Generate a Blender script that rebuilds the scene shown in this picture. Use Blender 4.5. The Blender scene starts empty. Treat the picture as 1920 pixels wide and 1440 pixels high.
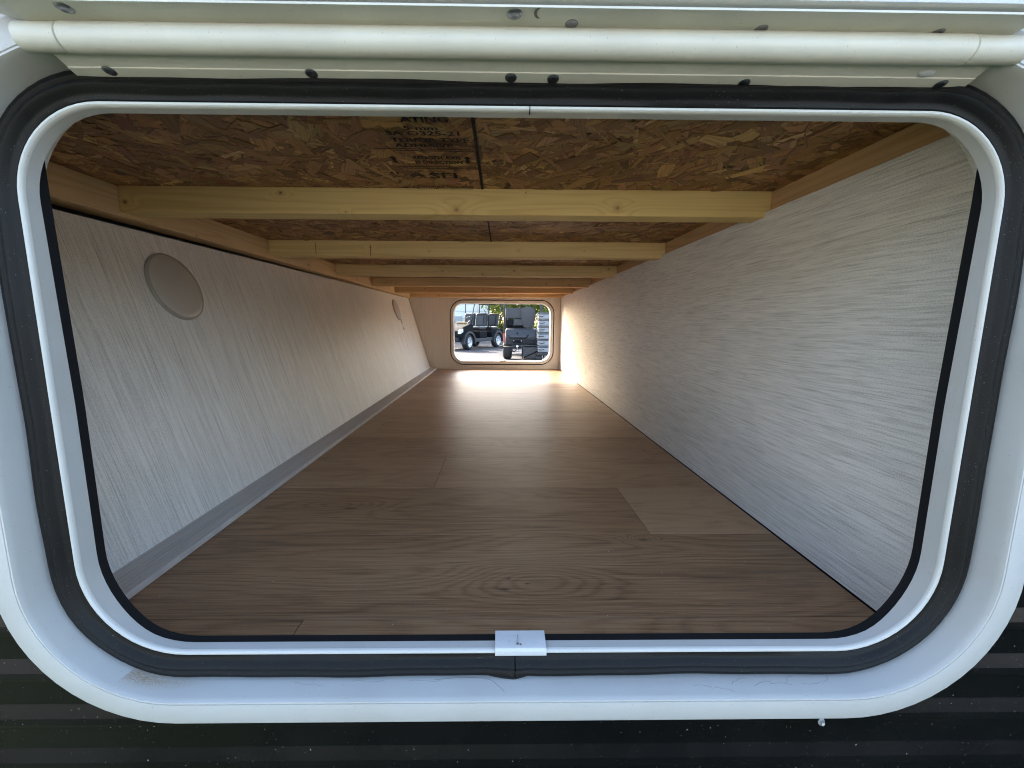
import bpy, bmesh, math, random
import numpy as np
from mathutils import Vector, Matrix

random.seed(7)
RNG = np.random.default_rng(11)
scene = bpy.context.scene
COL = scene.collection
R = math.radians

# ------------------------------------------------------------------ camera
cam_data = bpy.data.cameras.new('Camera')
cam = bpy.data.objects.new('Camera', cam_data)
COL.objects.link(cam)
scene.camera = cam
cam_data.sensor_width = 36.0
cam_data.lens = 36.0 * 787.495 / 1920.0
cam_data.shift_x = 14.44 / 1920.0
cam_data.clip_start = 0.01
cam_data.clip_end = 3000.0
_p, _y, _r = R(8.256961), R(0.77325514), R(-0.27632148)
fwd = Vector((math.sin(_y) * math.cos(_p), math.cos(_y) * math.cos(_p), -math.sin(_p)))
rgt0 = Vector((math.cos(_y), -math.sin(_y), 0))
dwn0 = fwd.cross(rgt0)
rgt = math.cos(_r) * rgt0 + math.sin(_r) * dwn0
dwn = -math.sin(_r) * rgt0 + math.cos(_r) * dwn0
m = Matrix.Identity(4)
for i in range(3):
    m[i][0], m[i][1], m[i][2] = rgt[i], -dwn[i], -fwd[i]
m[1][3] = -0.30
cam.matrix_world = m

# ------------------------------------------------------------------ sky, sun, exposure
SUN_TO = Vector((-0.45, 0.76, 0.446)).normalized()
SUN_EL = math.asin(SUN_TO.z)
SUN_ROT = math.atan2(SUN_TO.x, SUN_TO.y)
world = bpy.data.worlds.new('World')
scene.world = world
world.use_nodes = True
wnt = world.node_tree
bg = wnt.nodes['Background']
sky = wnt.nodes.new('ShaderNodeTexSky')
sky.sky_type = 'NISHITA'
sky.sun_disc = False
sky.sun_elevation = SUN_EL
sky.sun_rotation = SUN_ROT
sky.altitude = 20
sky.air_density = 1.0
sky.dust_density = 4.0
sky.ozone_density = 1.0
wnt.links.new(sky.outputs[0], bg.inputs[0])
bg.inputs[1].default_value = 0.15
sun_d = bpy.data.lights.new('sun', 'SUN')
sun_d.energy = 2.0
sun_d.angle = R(0.55)
sun_d.color = (1.0, 0.97, 0.92)
sun = bpy.data.objects.new('sun', sun_d)
COL.objects.link(sun)
sun.location = (-6, 12, 8)
sun.rotation_euler = SUN_TO.to_track_quat('Z', 'Y').to_euler()

vs = scene.view_settings
vs.view_transform = 'Standard'
vs.look = 'None'
vs.exposure = 2.78
vs.gamma = 1.0
vs.use_curve_mapping = False
cy = scene.cycles
cy.use_denoising = True
cy.filter_width = 1.1
cy.max_bounces = 14
cy.diffuse_bounces = 10
cy.glossy_bounces = 6
cy.sample_clamp_indirect = 8.0
cy.caustics_reflective = False
cy.caustics_refractive = False

# ------------------------------------------------------------------ helpers
def tag(o, label=None, cat=None, group=None, kind=None):
    if label: o['label'] = label
    if cat: o['category'] = cat
    if group: o['group'] = group
    if kind: o['kind'] = kind
    return o

def empty(name, loc=(0, 0, 0), rz=0.0, parent=None):
    o = bpy.data.objects.new(name, None)
    o.empty_display_size = 0.05
    COL.objects.link(o)
    o.location = loc
    o.rotation_euler = (0, 0, rz)
    o.parent = parent
    return o

def link(name, me, mat=None, parent=None, smooth=False, loc=None):
    o = bpy.data.objects.new(name, me)
    COL.objects.link(o)
    if mat: 
        me.materials.clear(); me.materials.append(mat)
    if parent: o.parent = parent
    if loc is not None: o.location = loc
    if smooth:
        me.polygons.foreach_set('use_smooth', [True] * len(me.polygons))
    return o

def raw(name, vs_, fs, mat, parent=None, smooth=False, loc=None):
    me = bpy.data.meshes.new(name)
    me.from_pydata([tuple(v) for v in vs_], [], fs)
    me.update()
    return link(name, me, mat, parent, smooth, loc)

def from_bm(name, bm, mat, parent=None, smooth=False, loc=None):
    me = bpy.data.meshes.new(name)
    bmesh.ops.recalc_face_normals(bm, faces=bm.faces[:])
    bm.to_mesh(me); bm.free()
    return link(name, me, mat, parent, smooth, loc)

def bm_box(bm, x0, x1, y0, y1, z0, z1, bev=0.0, seg=2):
    r = bmesh.ops.create_cube(bm, size=1.0)
    vs_ = r['verts']
    for v in vs_:
        v.co = Vector(((x0 + x1) / 2 + v.co.x * (x1 - x0), (y0 + y1) / 2 + v.co.y * (y1 - y0), (z0 + z1) / 2 + v.co.z * (z1 - z0)))
    if bev > 0:
        es = list({e for v in vs_ for e in v.link_edges})
        bmesh.ops.bevel(bm, geom=es, offset=bev, segments=seg, affect='EDGES', profile=0.5)

def box(name, x0, x1, y0, y1, z0, z1, mat, parent=None, bev=0.0, seg=2, smooth=False, at_origin=True):
    """Box given in its parent's frame; the object's origin is put at the box's base."""
    bm = bmesh.new()
    c = Vector(((x0 + x1) / 2, (y0 + y1) / 2, z0)) if at_origin else Vector((0, 0, 0))
    bm_box(bm, x0 - c.x, x1 - c.x, y0 - c.y, y1 - c.y, z0 - c.z, z1 - c.z, bev, seg)
    return from_bm(name, bm, mat, parent, smooth, c)

def prism(name, poly, a0, a1, mat, parent=None, axis='Y', bev=0.0, smooth=False, taper=0.0):
    """Polygon in (X,Z) extruded along Y (or (Y,Z) along X)."""
    bm = bmesh.new()
    def P(u, v, w):
        return (u, w, v) if axis == 'Y' else (w, u, v)
    cu = sum(p[0] for p in poly) / len(poly); cv = sum(p[1] for p in poly) / len(poly)
    A = [bm.verts.new(P(u, v, a0)) for u, v in poly]
    B = [bm.verts.new(P(u, v, a1)) for u, v in poly]
    n = len(poly)
    bm.faces.new(A); bm.faces.new(B[::-1])
    for i in range(n):
        bm.faces.new((A[i], B[i], B[(i + 1) % n], A[(i + 1) % n]))
    if bev > 0:
        bmesh.ops.recalc_face_normals(bm, faces=bm.faces[:])
        bmesh.ops.bevel(bm, geom=bm.edges[:], offset=bev, segments=2, affect='EDGES', profile=0.5)
    return from_bm(name, bm, mat, parent, smooth)

def bm_tube(bm, pts, rad, n=8, cap=True):
    pts = [Vector(p) for p in pts]
    rings = []
    up = Vector((0, 0, 1))
    for i, p in enumerate(pts):
        d = (pts[min(i + 1, len(pts) - 1)] - pts[max(i - 1, 0)]).normalized()
        s = d.cross(up)
        if s.length < 0.05: s = d.cross(Vector((1, 0, 0)))
        s.normalize(); t = s.cross(d).normalized()
        r = rad[i] if isinstance(rad, (list, tuple)) else rad
        rings.append([bm.verts.new(p + r * (math.cos(2 * math.pi * k / n) * s + math.sin(2 * math.pi * k / n) * t)) for k in range(n)])
    for a, b in zip(rings, rings[1:]):
        for k in range(n):
            bm.faces.new((a[k], a[(k + 1) % n], b[(k + 1) % n], b[k]))
    if cap:
        bm.faces.new(rings[0]); bm.faces.new(rings[-1])

def tube(name, pts, rad, mat, parent=None, n=8):
    bm = bmesh.new(); bm_tube(bm, pts, rad, n)
    return from_bm(name, bm, mat, parent, True)

def lathe(name, prof, mat, parent=None, n=24, M=None, loc=None, smooth=True):
    """prof: (radius, height) pairs about local Z; M orients it."""
    M = M or Matrix.Identity(3)
    vs_, fs = [], []
    rings = []
    for r, h in prof:
        if r < 1e-6:
            rings.append([len(vs_)]); vs_.append(M @ Vector((0, 0, h)))
        else:
            rings.append(list(range(len(vs_), len(vs_) + n)))
            for k in range(n):
                a = 2 * math.pi * k / n
                vs_.append(M @ Vector((r * math.cos(a), r * math.sin(a), h)))
    for a, b in zip(rings, rings[1:]):
        if len(a) == 1 and len(b) == 1: continue
        for k in range(n):
            if len(a) == 1: fs.append((a[0], b[k], b[(k + 1) % n]))
            elif len(b) == 1: fs.append((a[k], a[(k + 1) % n], b[0]))
            else: fs.append((a[k], a[(k + 1) % n], b[(k + 1) % n], b[k]))
    return raw(name, vs_, fs, mat, parent, smooth, loc)

def dup_tree(o, parent=None):
    c = o.copy(); COL.objects.link(c); c.parent = parent
    for ch in list(o.children): dup_tree(ch, c)
    return c

def rrect(x0, x1, z0, z1, r, o=0.0, n=14, sub=10):
    """Rounded rectangle path (x,z) offset outward by o, counter-clockwise from the bottom centre; each point with its outward normal."""
    out = []
    rb, rt = r if isinstance(r, tuple) else (r, r)      # radius of the lower and of the upper corners
    cs = [((x1 - rb, z0 + rb), -90, rb), ((x1 - rt, z1 - rt), 0, rt), ((x0 + rt, z1 - rt), 90, rt), ((x0 + rb, z0 + rb), 180, rb)]
    pts = []
    for (cx, cz), a0, r in cs:
        for k in range(n + 1):
            a = R(a0 + 90.0 * k / n)
            pts.append((cx + (r + o) * math.cos(a), cz + (r + o) * math.sin(a), math.cos(a), math.sin(a)))
    full = []
    for i, p in enumerate(pts):
        q = pts[(i + 1) % len(pts)]
        full.append(p)
        if math.hypot(p[0] - q[0], p[1] - q[1]) > 0.05:
            for k in range(1, sub):
                t = k / sub
                full.append(tuple(p[j] * (1 - t) + q[j] * t for j in range(4)))
    return full

def sweep(name, rect, prof, mat, parent=None, smooth=True, closed_prof=False, wob=None, open_at=None, sub=10):
    """Sweep profile [(offset, y)] round a rounded rectangle. wob(i, n, x, z) may return (d_offset, d_y)."""
    base = rrect(*rect, o=0.0, sub=sub)
    n = len(base)
    if open_at is not None:
        j = min(range(n), key=lambda i: (base[i][1] > rect[2] + 0.001, abs(base[i][0] - open_at)))
        base = base[j:] + base[:j] + [base[j]]
        g = 0.0004
        b0, b1 = list(base[0]), list(base[-1])
        b0[0] = open_at + g; b1[0] = open_at - g
        base[0], base[-1] = tuple(b0), tuple(b1)
        n = len(base)
    vs_, fs = [], []
    m_ = len(prof)
    for i, (x, z, nx, nz) in enumerate(base):
        for (o, y) in prof:
            do, dy = wob(x, z, o) if wob else (0, 0)
            vs_.append((x + nx * (o + do), y + dy, z + nz * (o + do)))
    rng_i = range(n) if open_at is None else range(n - 1)
    for i in rng_i:
        j = (i + 1) % n
        for k in range(m_ - 1 if not closed_prof else m_):
            l = (k + 1) % m_
            fs.append((i * m_ + k, j * m_ + k, j * m_ + l, i * m_ + l))
    if open_at is not None:
        fs.append(tuple(range(m_))); fs.append(tuple((n - 1) * m_ + k for k in range(m_))[::-1])
    o = raw(name, vs_, fs, mat, parent, smooth)
    bm = bmesh.new(); bm.from_mesh(o.data); bmesh.ops.recalc_face_normals(bm, faces=bm.faces[:]); bm.to_mesh(o.data); bm.free()
    if smooth:
        o.data.polygons.foreach_set('use_smooth', [True] * len(o.data.polygons))
        o.data.set_sharp_from_angle(angle=R(38))
    return o

# ------------------------------------------------------------------ material nodes
class G:
    def __init__(s, name):
        s.mat = bpy.data.materials.new(name); s.mat.use_nodes = True
        s.nt = s.mat.node_tree; s.b = s.nt.nodes['Principled BSDF']
        s.out = s.nt.nodes['Material Output']
    def set(s, sock, v):
        if hasattr(v, 'is_linked') or isinstance(v, bpy.types.NodeSocket): s.nt.links.new(v, sock)
        else: sock.default_value = v
    def n(s, t, ins=None, **props):
        nd = s.nt.nodes.new(t)
        for k, v in props.items(): setattr(nd, k, v)
        for k, v in (ins or {}).items(): s.set(nd.inputs[k], v)
        return nd
    def math(s, op, a, b=0.0, c=0.0, clamp=False):
        nd = s.n('ShaderNodeMath', {0: a, 1: b, 2: c}, operation=op, use_clamp=clamp); return nd.outputs[0]
    def pos(s): return s.n('ShaderNodeNewGeometry').outputs['Position']
    def obj(s): return s.n('ShaderNodeTexCoord').outputs['Object']
    def uv(s): return s.n('ShaderNodeTexCoord').outputs['UV']
    def vmul(s, v, k): return s.n('ShaderNodeVectorMath', {0: v, 1: k}, operation='MULTIPLY').outputs[0]
    def vadd(s, v, k): return s.n('ShaderNodeVectorMath', {0: v, 1: k}, operation='ADD').outputs[0]
    def noise(s, v, scale=1.0, detail=2.0, rough=0.5, dist=0.0):
        return s.n('ShaderNodeTexNoise', {'Vector': v, 'Scale': scale, 'Detail': detail, 'Roughness': rough, 'Distortion': dist}).outputs[0]
    def ramp(s, f, stops, interp='LINEAR'):
        nd = s.n('ShaderNodeValToRGB', {0: f}); cr = nd.color_ramp; cr.interpolation = interp
        while len(cr.elements) > 1: cr.elements.remove(cr.elements[-1])
        cr.elements[0].position, cr.elements[0].color = stops[0][0], s.c(stops[0][1])
        for p, c in stops[1:]:
            e = cr.elements.new(p); e.color = s.c(c)
        return nd.outputs[0]
    @staticmethod
    def c(v):
        if isinstance(v, (int, float)): return (v, v, v, 1)
        return tuple(v) + (1,) if len(v) == 3 else tuple(v)
    def mix(s, f, a, b, mode='MIX'):
        nd = s.n('ShaderNodeMix', data_type='RGBA', blend_type=mode)
        s.set(nd.inputs[0], f)
        s.set(nd.inputs[6], s.c(a) if not isinstance(a, bpy.types.NodeSocket) else a)
        s.set(nd.inputs[7], s.c(b) if not isinstance(b, bpy.types.NodeSocket) else b)
        return nd.outputs[2]
    def bump(s, h, strength=0.3, dist=0.001):
        nd = s.n('ShaderNodeBump', {'Height': h, 'Strength': strength, 'Distance': dist}); s.set(s.b.inputs['Normal'], nd.outputs[0])
    def fin(s, color=None, rough=None, metal=None, spec=None, coat=None):
        if color is not None: s.set(s.b.inputs['Base Color'], s.c(color) if not isinstance(color, bpy.types.NodeSocket) else color)
        if rough is not None: s.set(s.b.inputs['Roughness'], rough)
        if metal is not None: s.set(s.b.inputs['Metallic'], metal)
        if spec is not None: s.set(s.b.inputs['Specular IOR Level'], spec)
        if coat is not None: s.set(s.b.inputs['Coat Weight'], coat)
        return s.mat
    def sep(s, v):
        nd = s.n('ShaderNodeSeparateXYZ', {0: v}); return nd.outputs
    def blob(s, x, y, x0, y0, a, b):
        """exp(-((x-x0)/a)^2-((y-y0)/b)^2)"""
        dx = s.math('MULTIPLY', s.math('SUBTRACT', x, x0), 1.0 / a); dy = s.math('MULTIPLY', s.math('SUBTRACT', y, y0), 1.0 / b)
        q = s.math('ADD', s.math('MULTIPLY', dx, dx), s.math('MULTIPLY', dy, dy))
        return s.math('POWER', 2.71828, s.math('MULTIPLY', q, -1.0))

def plain(name, color, rough=0.5, metal=0.0, spec=0.5, var=0.12, scale=30, bump=0.0, coat=None):
    g = G(name)
    v = g.noise(g.pos(), scale, 4, 0.6)
    lo = tuple(c * (1 - var) for c in color); hi = tuple(min(1, c * (1 + var)) for c in color)
    col = g.ramp(v, [(0.3, lo), (0.7, hi)])
    rg = g.math('ADD', rough - 0.06, g.math('MULTIPLY', v, 0.12))
    if bump: g.bump(g.noise(g.pos(), scale * 8, 3), bump, 0.001)
    return g.fin(col, rg, metal, spec, coat)

# --- white painted aluminium of hatch, hinge and door
def white_paint(name, base=(0.46, 0.463, 0.45), dirt=0.25, stain=False, rough=0.36):
    g = G(name); P = g.pos()
    speck = g.ramp(g.noise(P, 620, 2, 0.6), [(0.25, 1.0), (0.32, 0.0)])
    zone = g.ramp(g.noise(P, 14, 3, 0.6), [(0.42, 0.0), (0.66, 1.0)])
    film = g.math('MULTIPLY', zone, dirt)
    col = g.mix(film, base, (0.37, 0.36, 0.33))
    col = g.mix(g.math('MULTIPLY', speck, 0.55), col, (0.22, 0.20, 0.17))
    if stain:
        x, y, z = g.sep(P)[0:3]
        up = g.ramp(z, [(0.0, 1.0), (0.02, 0.0)])
        for (x0, y0, a, b, k, c) in [(-0.279, -0.006, 0.020, 0.006, 0.95, (0.24, 0.16, 0.085)), (-0.255, -0.005, 0.022, 0.004, 0.6, (0.30, 0.23, 0.15)),
                                     (0.19, -0.004, 0.10, 0.004, 0.6, (0.33, 0.30, 0.28)), (0.09, -0.006, 0.06, 0.004, 0.45, (0.33, 0.31, 0.29))]:
            bl = g.blob(x, y, x0, y0, a, b)
            sp = g.ramp(g.noise(g.vmul(P, (1, 2.2, 1)), 700, 5, 0.75), [(0.40, 0.15), (0.58, 1.0)])
            zl = g.math('LESS_THAN', z, -0.27)
            col = g.mix(g.math('MULTIPLY', g.math('MULTIPLY', g.math('MULTIPLY', bl, sp), zl), k, clamp=True), col, c)
    g.bump(g.noise(P, 1400, 3, 0.6), 0.10, 0.0004)
    return g.fin(col, g.math('ADD', rough, g.math('MULTIPLY', zone, 0.12)), 0.0, 0.5)

M_FRAME = white_paint('white_enamel_frame', stain=True, dirt=0.3)
M_RIM = white_paint('white_enamel_rim', base=(0.54, 0.54, 0.51), dirt=0.1, rough=0.3)
M_HINGE = white_paint('white_enamel_hinge', base=(0.58, 0.57, 0.50), dirt=0.25)
M_DOOR = white_paint('white_enamel_door', base=(0.50, 0.505, 0.49), dirt=0.1)
M_WHITESIDE = white_paint('white_siding_paint', base=(0.54, 0.55, 0.55), dirt=0.06, rough=0.28)

def rubber(name, base=0.0038):
    g = G(name); P = g.pos()
    v = g.noise(P, 60, 4, 0.6)
    dust = g.ramp(g.noise(P, 1200, 2, 0.5), [(0.70, 0.0), (0.76, 1.0)])
    col = g.ramp(v, [(0.3, (base * .75, base * .8, base * .8)), (0.7, (base * 1.4, base * 1.4, base * 1.35))])
    col = g.mix(g.math('MULTIPLY', dust, 0.6), col, (0.25, 0.25, 0.24))
    g.bump(g.noise(P, 900, 3), 0.12, 0.0004)
    return g.fin(col, g.math('ADD', 0.40, g.math('MULTIPLY', v, 0.2)), 0, 0.2)
M_RUBBER = rubber('black_rubber')
M_GAP_SHADE = plain('gap_shade_band', (0.006, 0.006, 0.007), 0.8, spec=0.2)  # near-black: shade of the gap behind the frame, put into the colour
M_RIVET = plain('rivet_metal', (0.26, 0.265, 0.28), 0.36, 1.0, var=0.3, scale=300)
M_SPLIT = plain('timber_split', (0.20, 0.11, 0.045), 0.9, spec=0.1)
M_DARK = plain('dark_gap', (0.008, 0.008, 0.008), 0.9, spec=0.1)
M_SCRATCH = plain('dark_scratch', (0.16, 0.15, 0.13), 0.8)

def black_siding():
    g = G('black_siding_paint'); P = g.pos()
    v = g.noise(P, 20, 3, 0.6)
    dust = g.ramp(g.noise(P, 520, 1.5, 0.5), [(0.735, 0.0), (0.775, 1.0)])
    haze = g.ramp(g.noise(P, 5, 4, 0.65), [(0.42, 0.0), (0.75, 1.0)])
    col = g.mix(g.math('MULTIPLY', haze, 0.12), (0.0035, 0.0036, 0.004), (0.03, 0.028, 0.026))
    col = g.mix(g.math('MULTIPLY', dust, 0.75), col, (0.32, 0.31, 0.29))
    g.bump(g.noise(P, 60, 3), 0.05, 0.001)
    return g.fin(col, g.math('ADD', 0.20, g.math('MULTIPLY', haze, 0.18)), 0, 0.13)
M_BLACKSIDE = black_siding()

# --- linen-look wall panelling: fine dark streaks along one direction
def panel_mat(name, fine, base=(0.88, 0.876, 0.84), dark=(0.45, 0.44, 0.415)):
    """fine: per-axis frequency; the small component is the streak direction."""
    g = G(name); P = g.pos()
    wob = g.n('ShaderNodeTexNoise', {'Vector': P, 'Scale': 9.0, 'Detail': 2.0}).outputs['Color']
    Pw = g.vadd(P, g.vmul(wob, (0.004, 0.004, 0.004)))
    s1 = g.noise(g.vmul(Pw, fine), 1.0, 1.0, 0.5)
    s2 = g.noise(g.vmul(Pw, tuple(f * 2.3 for f in fine)), 1.0, 2.0, 0.6)
    s3 = g.noise(g.vmul(P, tuple(f * 0.22 for f in fine)), 1.0, 2, 0.5)
    weave = g.noise(P, 620, 2, 0.75)
    s4 = g.noise(g.vadd(g.vmul(Pw, tuple(f * 0.83 for f in fine)), (17.3, 5.1, 9.7)), 1.0, 1.0, 0.5)
    s5 = g.noise(g.vadd(g.vmul(Pw, tuple(f * (1.25 if f > 50 else 0.7) for f in fine)), (3.7, 41.9, 27.1)), 1.0, 1.0, 0.5)
    k1 = g.math('ADD', g.math('MULTIPLY', g.ramp(s1, [(0.48, 0.0), (0.66, 1.0)]), 0.4), g.math('MULTIPLY', g.math('ADD', g.ramp(s4, [(0.48, 0.0), (0.66, 1.0)]), g.ramp(s5, [(0.48, 0.0), (0.66, 1.0)])), 0.4))
    k2 = g.ramp(s2, [(0.48, 0.0), (0.64, 1.0)])
    k = g.math('ADD', g.math('MULTIPLY', k1, 0.55), g.math('MULTIPLY', k2, 0.30))
    k = g.math('ADD', k, g.math('MULTIPLY', g.math('SUBTRACT', weave, 0.5), 1.5), clamp=True)
    k = g.math('ADD', k, g.math('MULTIPLY', g.math('SUBTRACT', s3, 0.5), 0.16), clamp=True)
    scuff = g.ramp(g.noise(P, 7, 4, 0.7), [(0.52, 0.0), (0.75, 0.22)])
    col = g.mix(k, base, dark)
    col = g.mix(scuff, col, tuple(c * .82 for c in base))
    g.bump(g.math('ADD', g.math('MULTIPLY', k, -1.0), g.math('MULTIPLY', weave, 0.6)), 0.5, 0.0007)
    return g.fin(col, g.math('ADD', 0.38, g.math('MULTIPLY', weave, 0.18)), 0, 0.45)
M_WALL_R = panel_mat('linen_panel_lengthwise', (430, 13.0, 430))
M_WALL_L = panel_mat('linen_panel_upright', (8.5, 430, 8.5))
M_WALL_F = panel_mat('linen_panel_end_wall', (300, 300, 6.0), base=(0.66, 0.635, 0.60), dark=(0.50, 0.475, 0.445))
M_BATTEN = panel_mat('grey_batten', (420, 6, 420), base=(0.62, 0.585, 0.545), dark=(0.36, 0.33, 0.305))
M_BATTEN_EDGE = plain('pale_batten_edge', (0.62, 0.58, 0.54), 0.5)

# --- wood-print vinyl floor
def floor_mat():
    g = G('wood_print_vinyl'); P = g.pos()
    rnd = g.n('ShaderNodeObjectInfo').outputs['Random']
    x, y, z = g.sep(P)[0:3]
    off = g.n('ShaderNodeCombineXYZ', {0: g.math('MULTIPLY', rnd, 37.0), 1: g.math('MULTIPLY', rnd, 11.0), 2: g.math('MULTIPLY', rnd, 53.0)}).outputs[0]
    big = g.noise(g.vadd(g.vmul(P, (1.5, 8.0, 1.0)), off), 1.0, 2.5, 0.45, 0.25)
    k1 = g.blob(x, y, 0.045, 0.183, 0.085, 0.036)
    k2 = g.blob(x, y, 0.215, 0.279, 0.022, 0.010)
    k3 = g.blob(x, y, -0.27, 0.40, 0.07, 0.025)
    big = g.math('ADD', big, g.math('MULTIPLY', k1, 0.30))
    big = g.math('ADD', big, g.math('MULTIPLY', k2, 0.25))
    big = g.math('ADD', big, g.math('MULTIPLY', k3, -0.2))
    rag = g.noise(g.vadd(g.vmul(P, (26, 150, 1)), off), 1.0, 3, 0.7)
    ph = g.math('ADD', g.math('MULTIPLY', big, 120.0), g.math('MULTIPLY', rag, 5.0))
    ring = g.math('MULTIPLY_ADD', g.math('SINE', ph), 0.5, 0.5)
    ring = g.math('POWER', ring, 2.2)
    streak = g.noise(g.vadd(g.vmul(P, (9, 420, 1)), off), 1.0, 4, 0.65)
    pore = g.ramp(g.noise(g.vadd(g.vmul(P, (38, 900, 1)), off), 1.0, 2, 0.5), [(0.62, 0.0), (0.76, 1.0)])
    broad = g.noise(g.vadd(g.vmul(P, (2.2, 9, 1)), off), 1.0, 2, 0.5)
    t = g.math('ADD', g.math('MULTIPLY', ring, 0.17), g.math('MULTIPLY', g.ramp(streak, [(0.22, 0.0), (0.78, 1.0)]), 0.66))
    t = g.math('ADD', t, g.math('MULTIPLY', g.math('SUBTRACT', broad, 0.5), 0.55))
    t = g.math('ADD', t, g.math('MULTIPLY', g.math('SUBTRACT', rnd, 0.5), 0.42), clamp=True)
    col = g.ramp(t, [(0.10, (0.47, 0.302, 0.172)), (0.45, (0.345, 0.204, 0.108)), (0.88, (0.15, 0.078, 0.041))])
    col = g.mix(g.math('MULTIPLY', pore, 0.42), col, (0.16, 0.10, 0.065))
    for (x0, y0, a, b) in [(0.008, 0.163, 0.006, 0.0022), (0.036, 0.174, 0.0032, 0.0016), (0.013, 0.184, 0.0032, 0.0016), (0.215, 0.279, 0.007, 0.003), (-0.255, 0.386, 0.011, 0.004)]:
        col = g.mix(g.math('MULTIPLY', g.blob(x, y, x0, y0, a, b), 0.85), col, (0.055, 0.034, 0.024))
    emb = g.noise(P, 420, 3, 0.65)
    crumb = g.ramp(g.noise(g.vadd(P, (3, 1, 2)), 330, 1.0, 0.4), [(0.80, 0.0), (0.815, 1.0)])
    col = g.mix(g.math('MULTIPLY', crumb, 0.7), col, (0.75, 0.7, 0.62))
    g.bump(g.math('ADD', emb, g.math('MULTIPLY', streak, 0.4)), 0.30, 0.0008)
    return g.fin(col, g.math('ADD', 0.37, g.math('MULTIPLY', emb, 0.14)), 0, 0.36)
M_FLOOR = floor_mat()

# --- softwood timber, grain along one axis, with knots at given points
def pine_mat(name, along, knots=(), face='XZ', base=(0.66, 0.455, 0.205), lateg=(0.46, 0.275, 0.10), seed=0.0):
    g = G(name); P = g.vadd(g.pos(), (seed * 1.37, seed * 0.71, seed * 2.13)); P0 = g.pos()
    c = g.sep(P0); u = c[0] if along == 'X' else c[1]; w = c[2]
    sc = (1.1, 26, 26) if along == 'X' else (26, 1.1, 26)
    fld = g.noise(g.vmul(P, sc), 1.0, 1.5, 0.4)
    for (u0, w0, r) in knots:
        fld = g.math('ADD', fld, g.math('MULTIPLY', g.blob(u, w, u0, w0, r * 3.2, r * 1.9), 0.22))
    rag = g.noise(g.vmul(P, (30, 500, 500) if along == 'X' else (500, 30, 500)), 1.0, 3, 0.7)
    ring = g.math('MULTIPLY_ADD', g.math('SINE', g.math('ADD', g.math('MULTIPLY', fld, 60.0), g.math('MULTIPLY', rag, 1.6))), 0.5, 0.5)
    ring = g.math('POWER', ring, 3.0)
    fine = g.noise(g.vmul(P, (7, 330, 330) if along == 'X' else (330, 7, 330)), 1.0, 3, 0.6)
    t = g.math('ADD', g.math('MULTIPLY', ring, 0.42), g.math('MULTIPLY', g.math('SUBTRACT', fine, 0.35), 0.8), clamp=True)
    col = g.mix(t, base, lateg)
    tint = g.noise(g.vmul(P, (2, 2, 2)), 1.0, 2)
    col = g.mix(g.math('MULTIPLY', tint, 0.35), col, tuple(b * f for b, f in zip(base, (1.06, 0.92, 0.8))))
    for (u0, w0, r) in knots:
        k = g.blob(u, w, u0, w0, r, r * 0.8)
        sp = g.noise(P, 420, 3, 0.7)
        col = g.mix(g.math('MULTIPLY', g.math('MULTIPLY', k, 0.85 if r > .005 else 1.2), g.math('ADD', 0.15, sp), clamp=True), col, (0.34, 0.16, 0.05))
        core = g.blob(u, w, u0, w0, r * 0.33, r * 0.3)
        col = g.mix(g.math('MULTIPLY', core, 0.45 if r > .006 else 0.9, clamp=True), col, (0.05, 0.022, 0.012))
    g.bump(g.math('ADD', fine, g.math('MULTIPLY', rag, 0.6)), 0.25, 0.0006)
    return g.fin(col, 0.62, 0, 0.3)

# --- oriented strand board flakes (each flake carries its own tint and its own grain direction)
def strand_mat():
    g = G('wood_strand')
    a = g.n('ShaderNodeAttribute', attribute_name='tint').outputs['Color']
    uv = g.uv()
    gr = g.noise(g.vmul(uv, (18, 620, 1)), 1.0, 3, 0.65)
    lum = g.ramp(gr, [(0.30, 0.45), (0.50, 0.92), (0.70, 1.18)])
    col = g.mix(1.0, a, lum, 'MULTIPLY')
    spk = g.ramp(g.noise(g.pos(), 380, 4, 0.75), [(0.30, 0.45), (0.42, 1.0)])
    col = g.mix(0.75, col, spk, 'MULTIPLY')
    g.bump(gr, 0.4, 0.0006)
    return g.fin(col, 0.55, 0, 0.35)
M_STRAND = strand_mat()
M_OSBCORE = plain('strand_board_core', (0.10, 0.052, 0.024), 0.8, var=0.5, scale=160, bump=0.4)
def ink_mat():
    g = G('faded_stamp_ink'); P = g.pos()
    v = g.noise(P, 210, 4, 0.75)
    col = g.ramp(v, [(0.50, (0.014, 0.013, 0.013)), (0.62, (0.05, 0.032, 0.022)), (0.70, (0.16, 0.09, 0.045))])
    return g.fin(col, 0.75, 0, 0.25)
M_INK = ink_mat()
M_PLASTIC = plain('greige_plastic_cover', (0.50, 0.478, 0.445), 0.30, var=0.05, scale=12)
M_PLASTIC_RIM = plain('greige_plastic_edge', (0.36, 0.34, 0.31), 0.42, var=0.05)
M_CLIP = white_paint('white_enamel_clip', base=(0.54, 0.55, 0.56), dirt=0.15, rough=0.25)

# ------------------------------------------------------------------ dimensions (metres, camera at z = 0)
RIM = (-0.3195, 0.3455, -0.258, 0.1405, (0.076, 0.060))
FAR = (-0.308, 0.352, -0.2605, 0.130, 0.066)
GZ = -1.0
ZF, ZJ, ZC = -0.316, 0.168, 0.209
XR = 0.421
YF = 2.60
def wall_x(z): return -0.47 - 0.144 / 0.486 * (z + 0.316)

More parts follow.
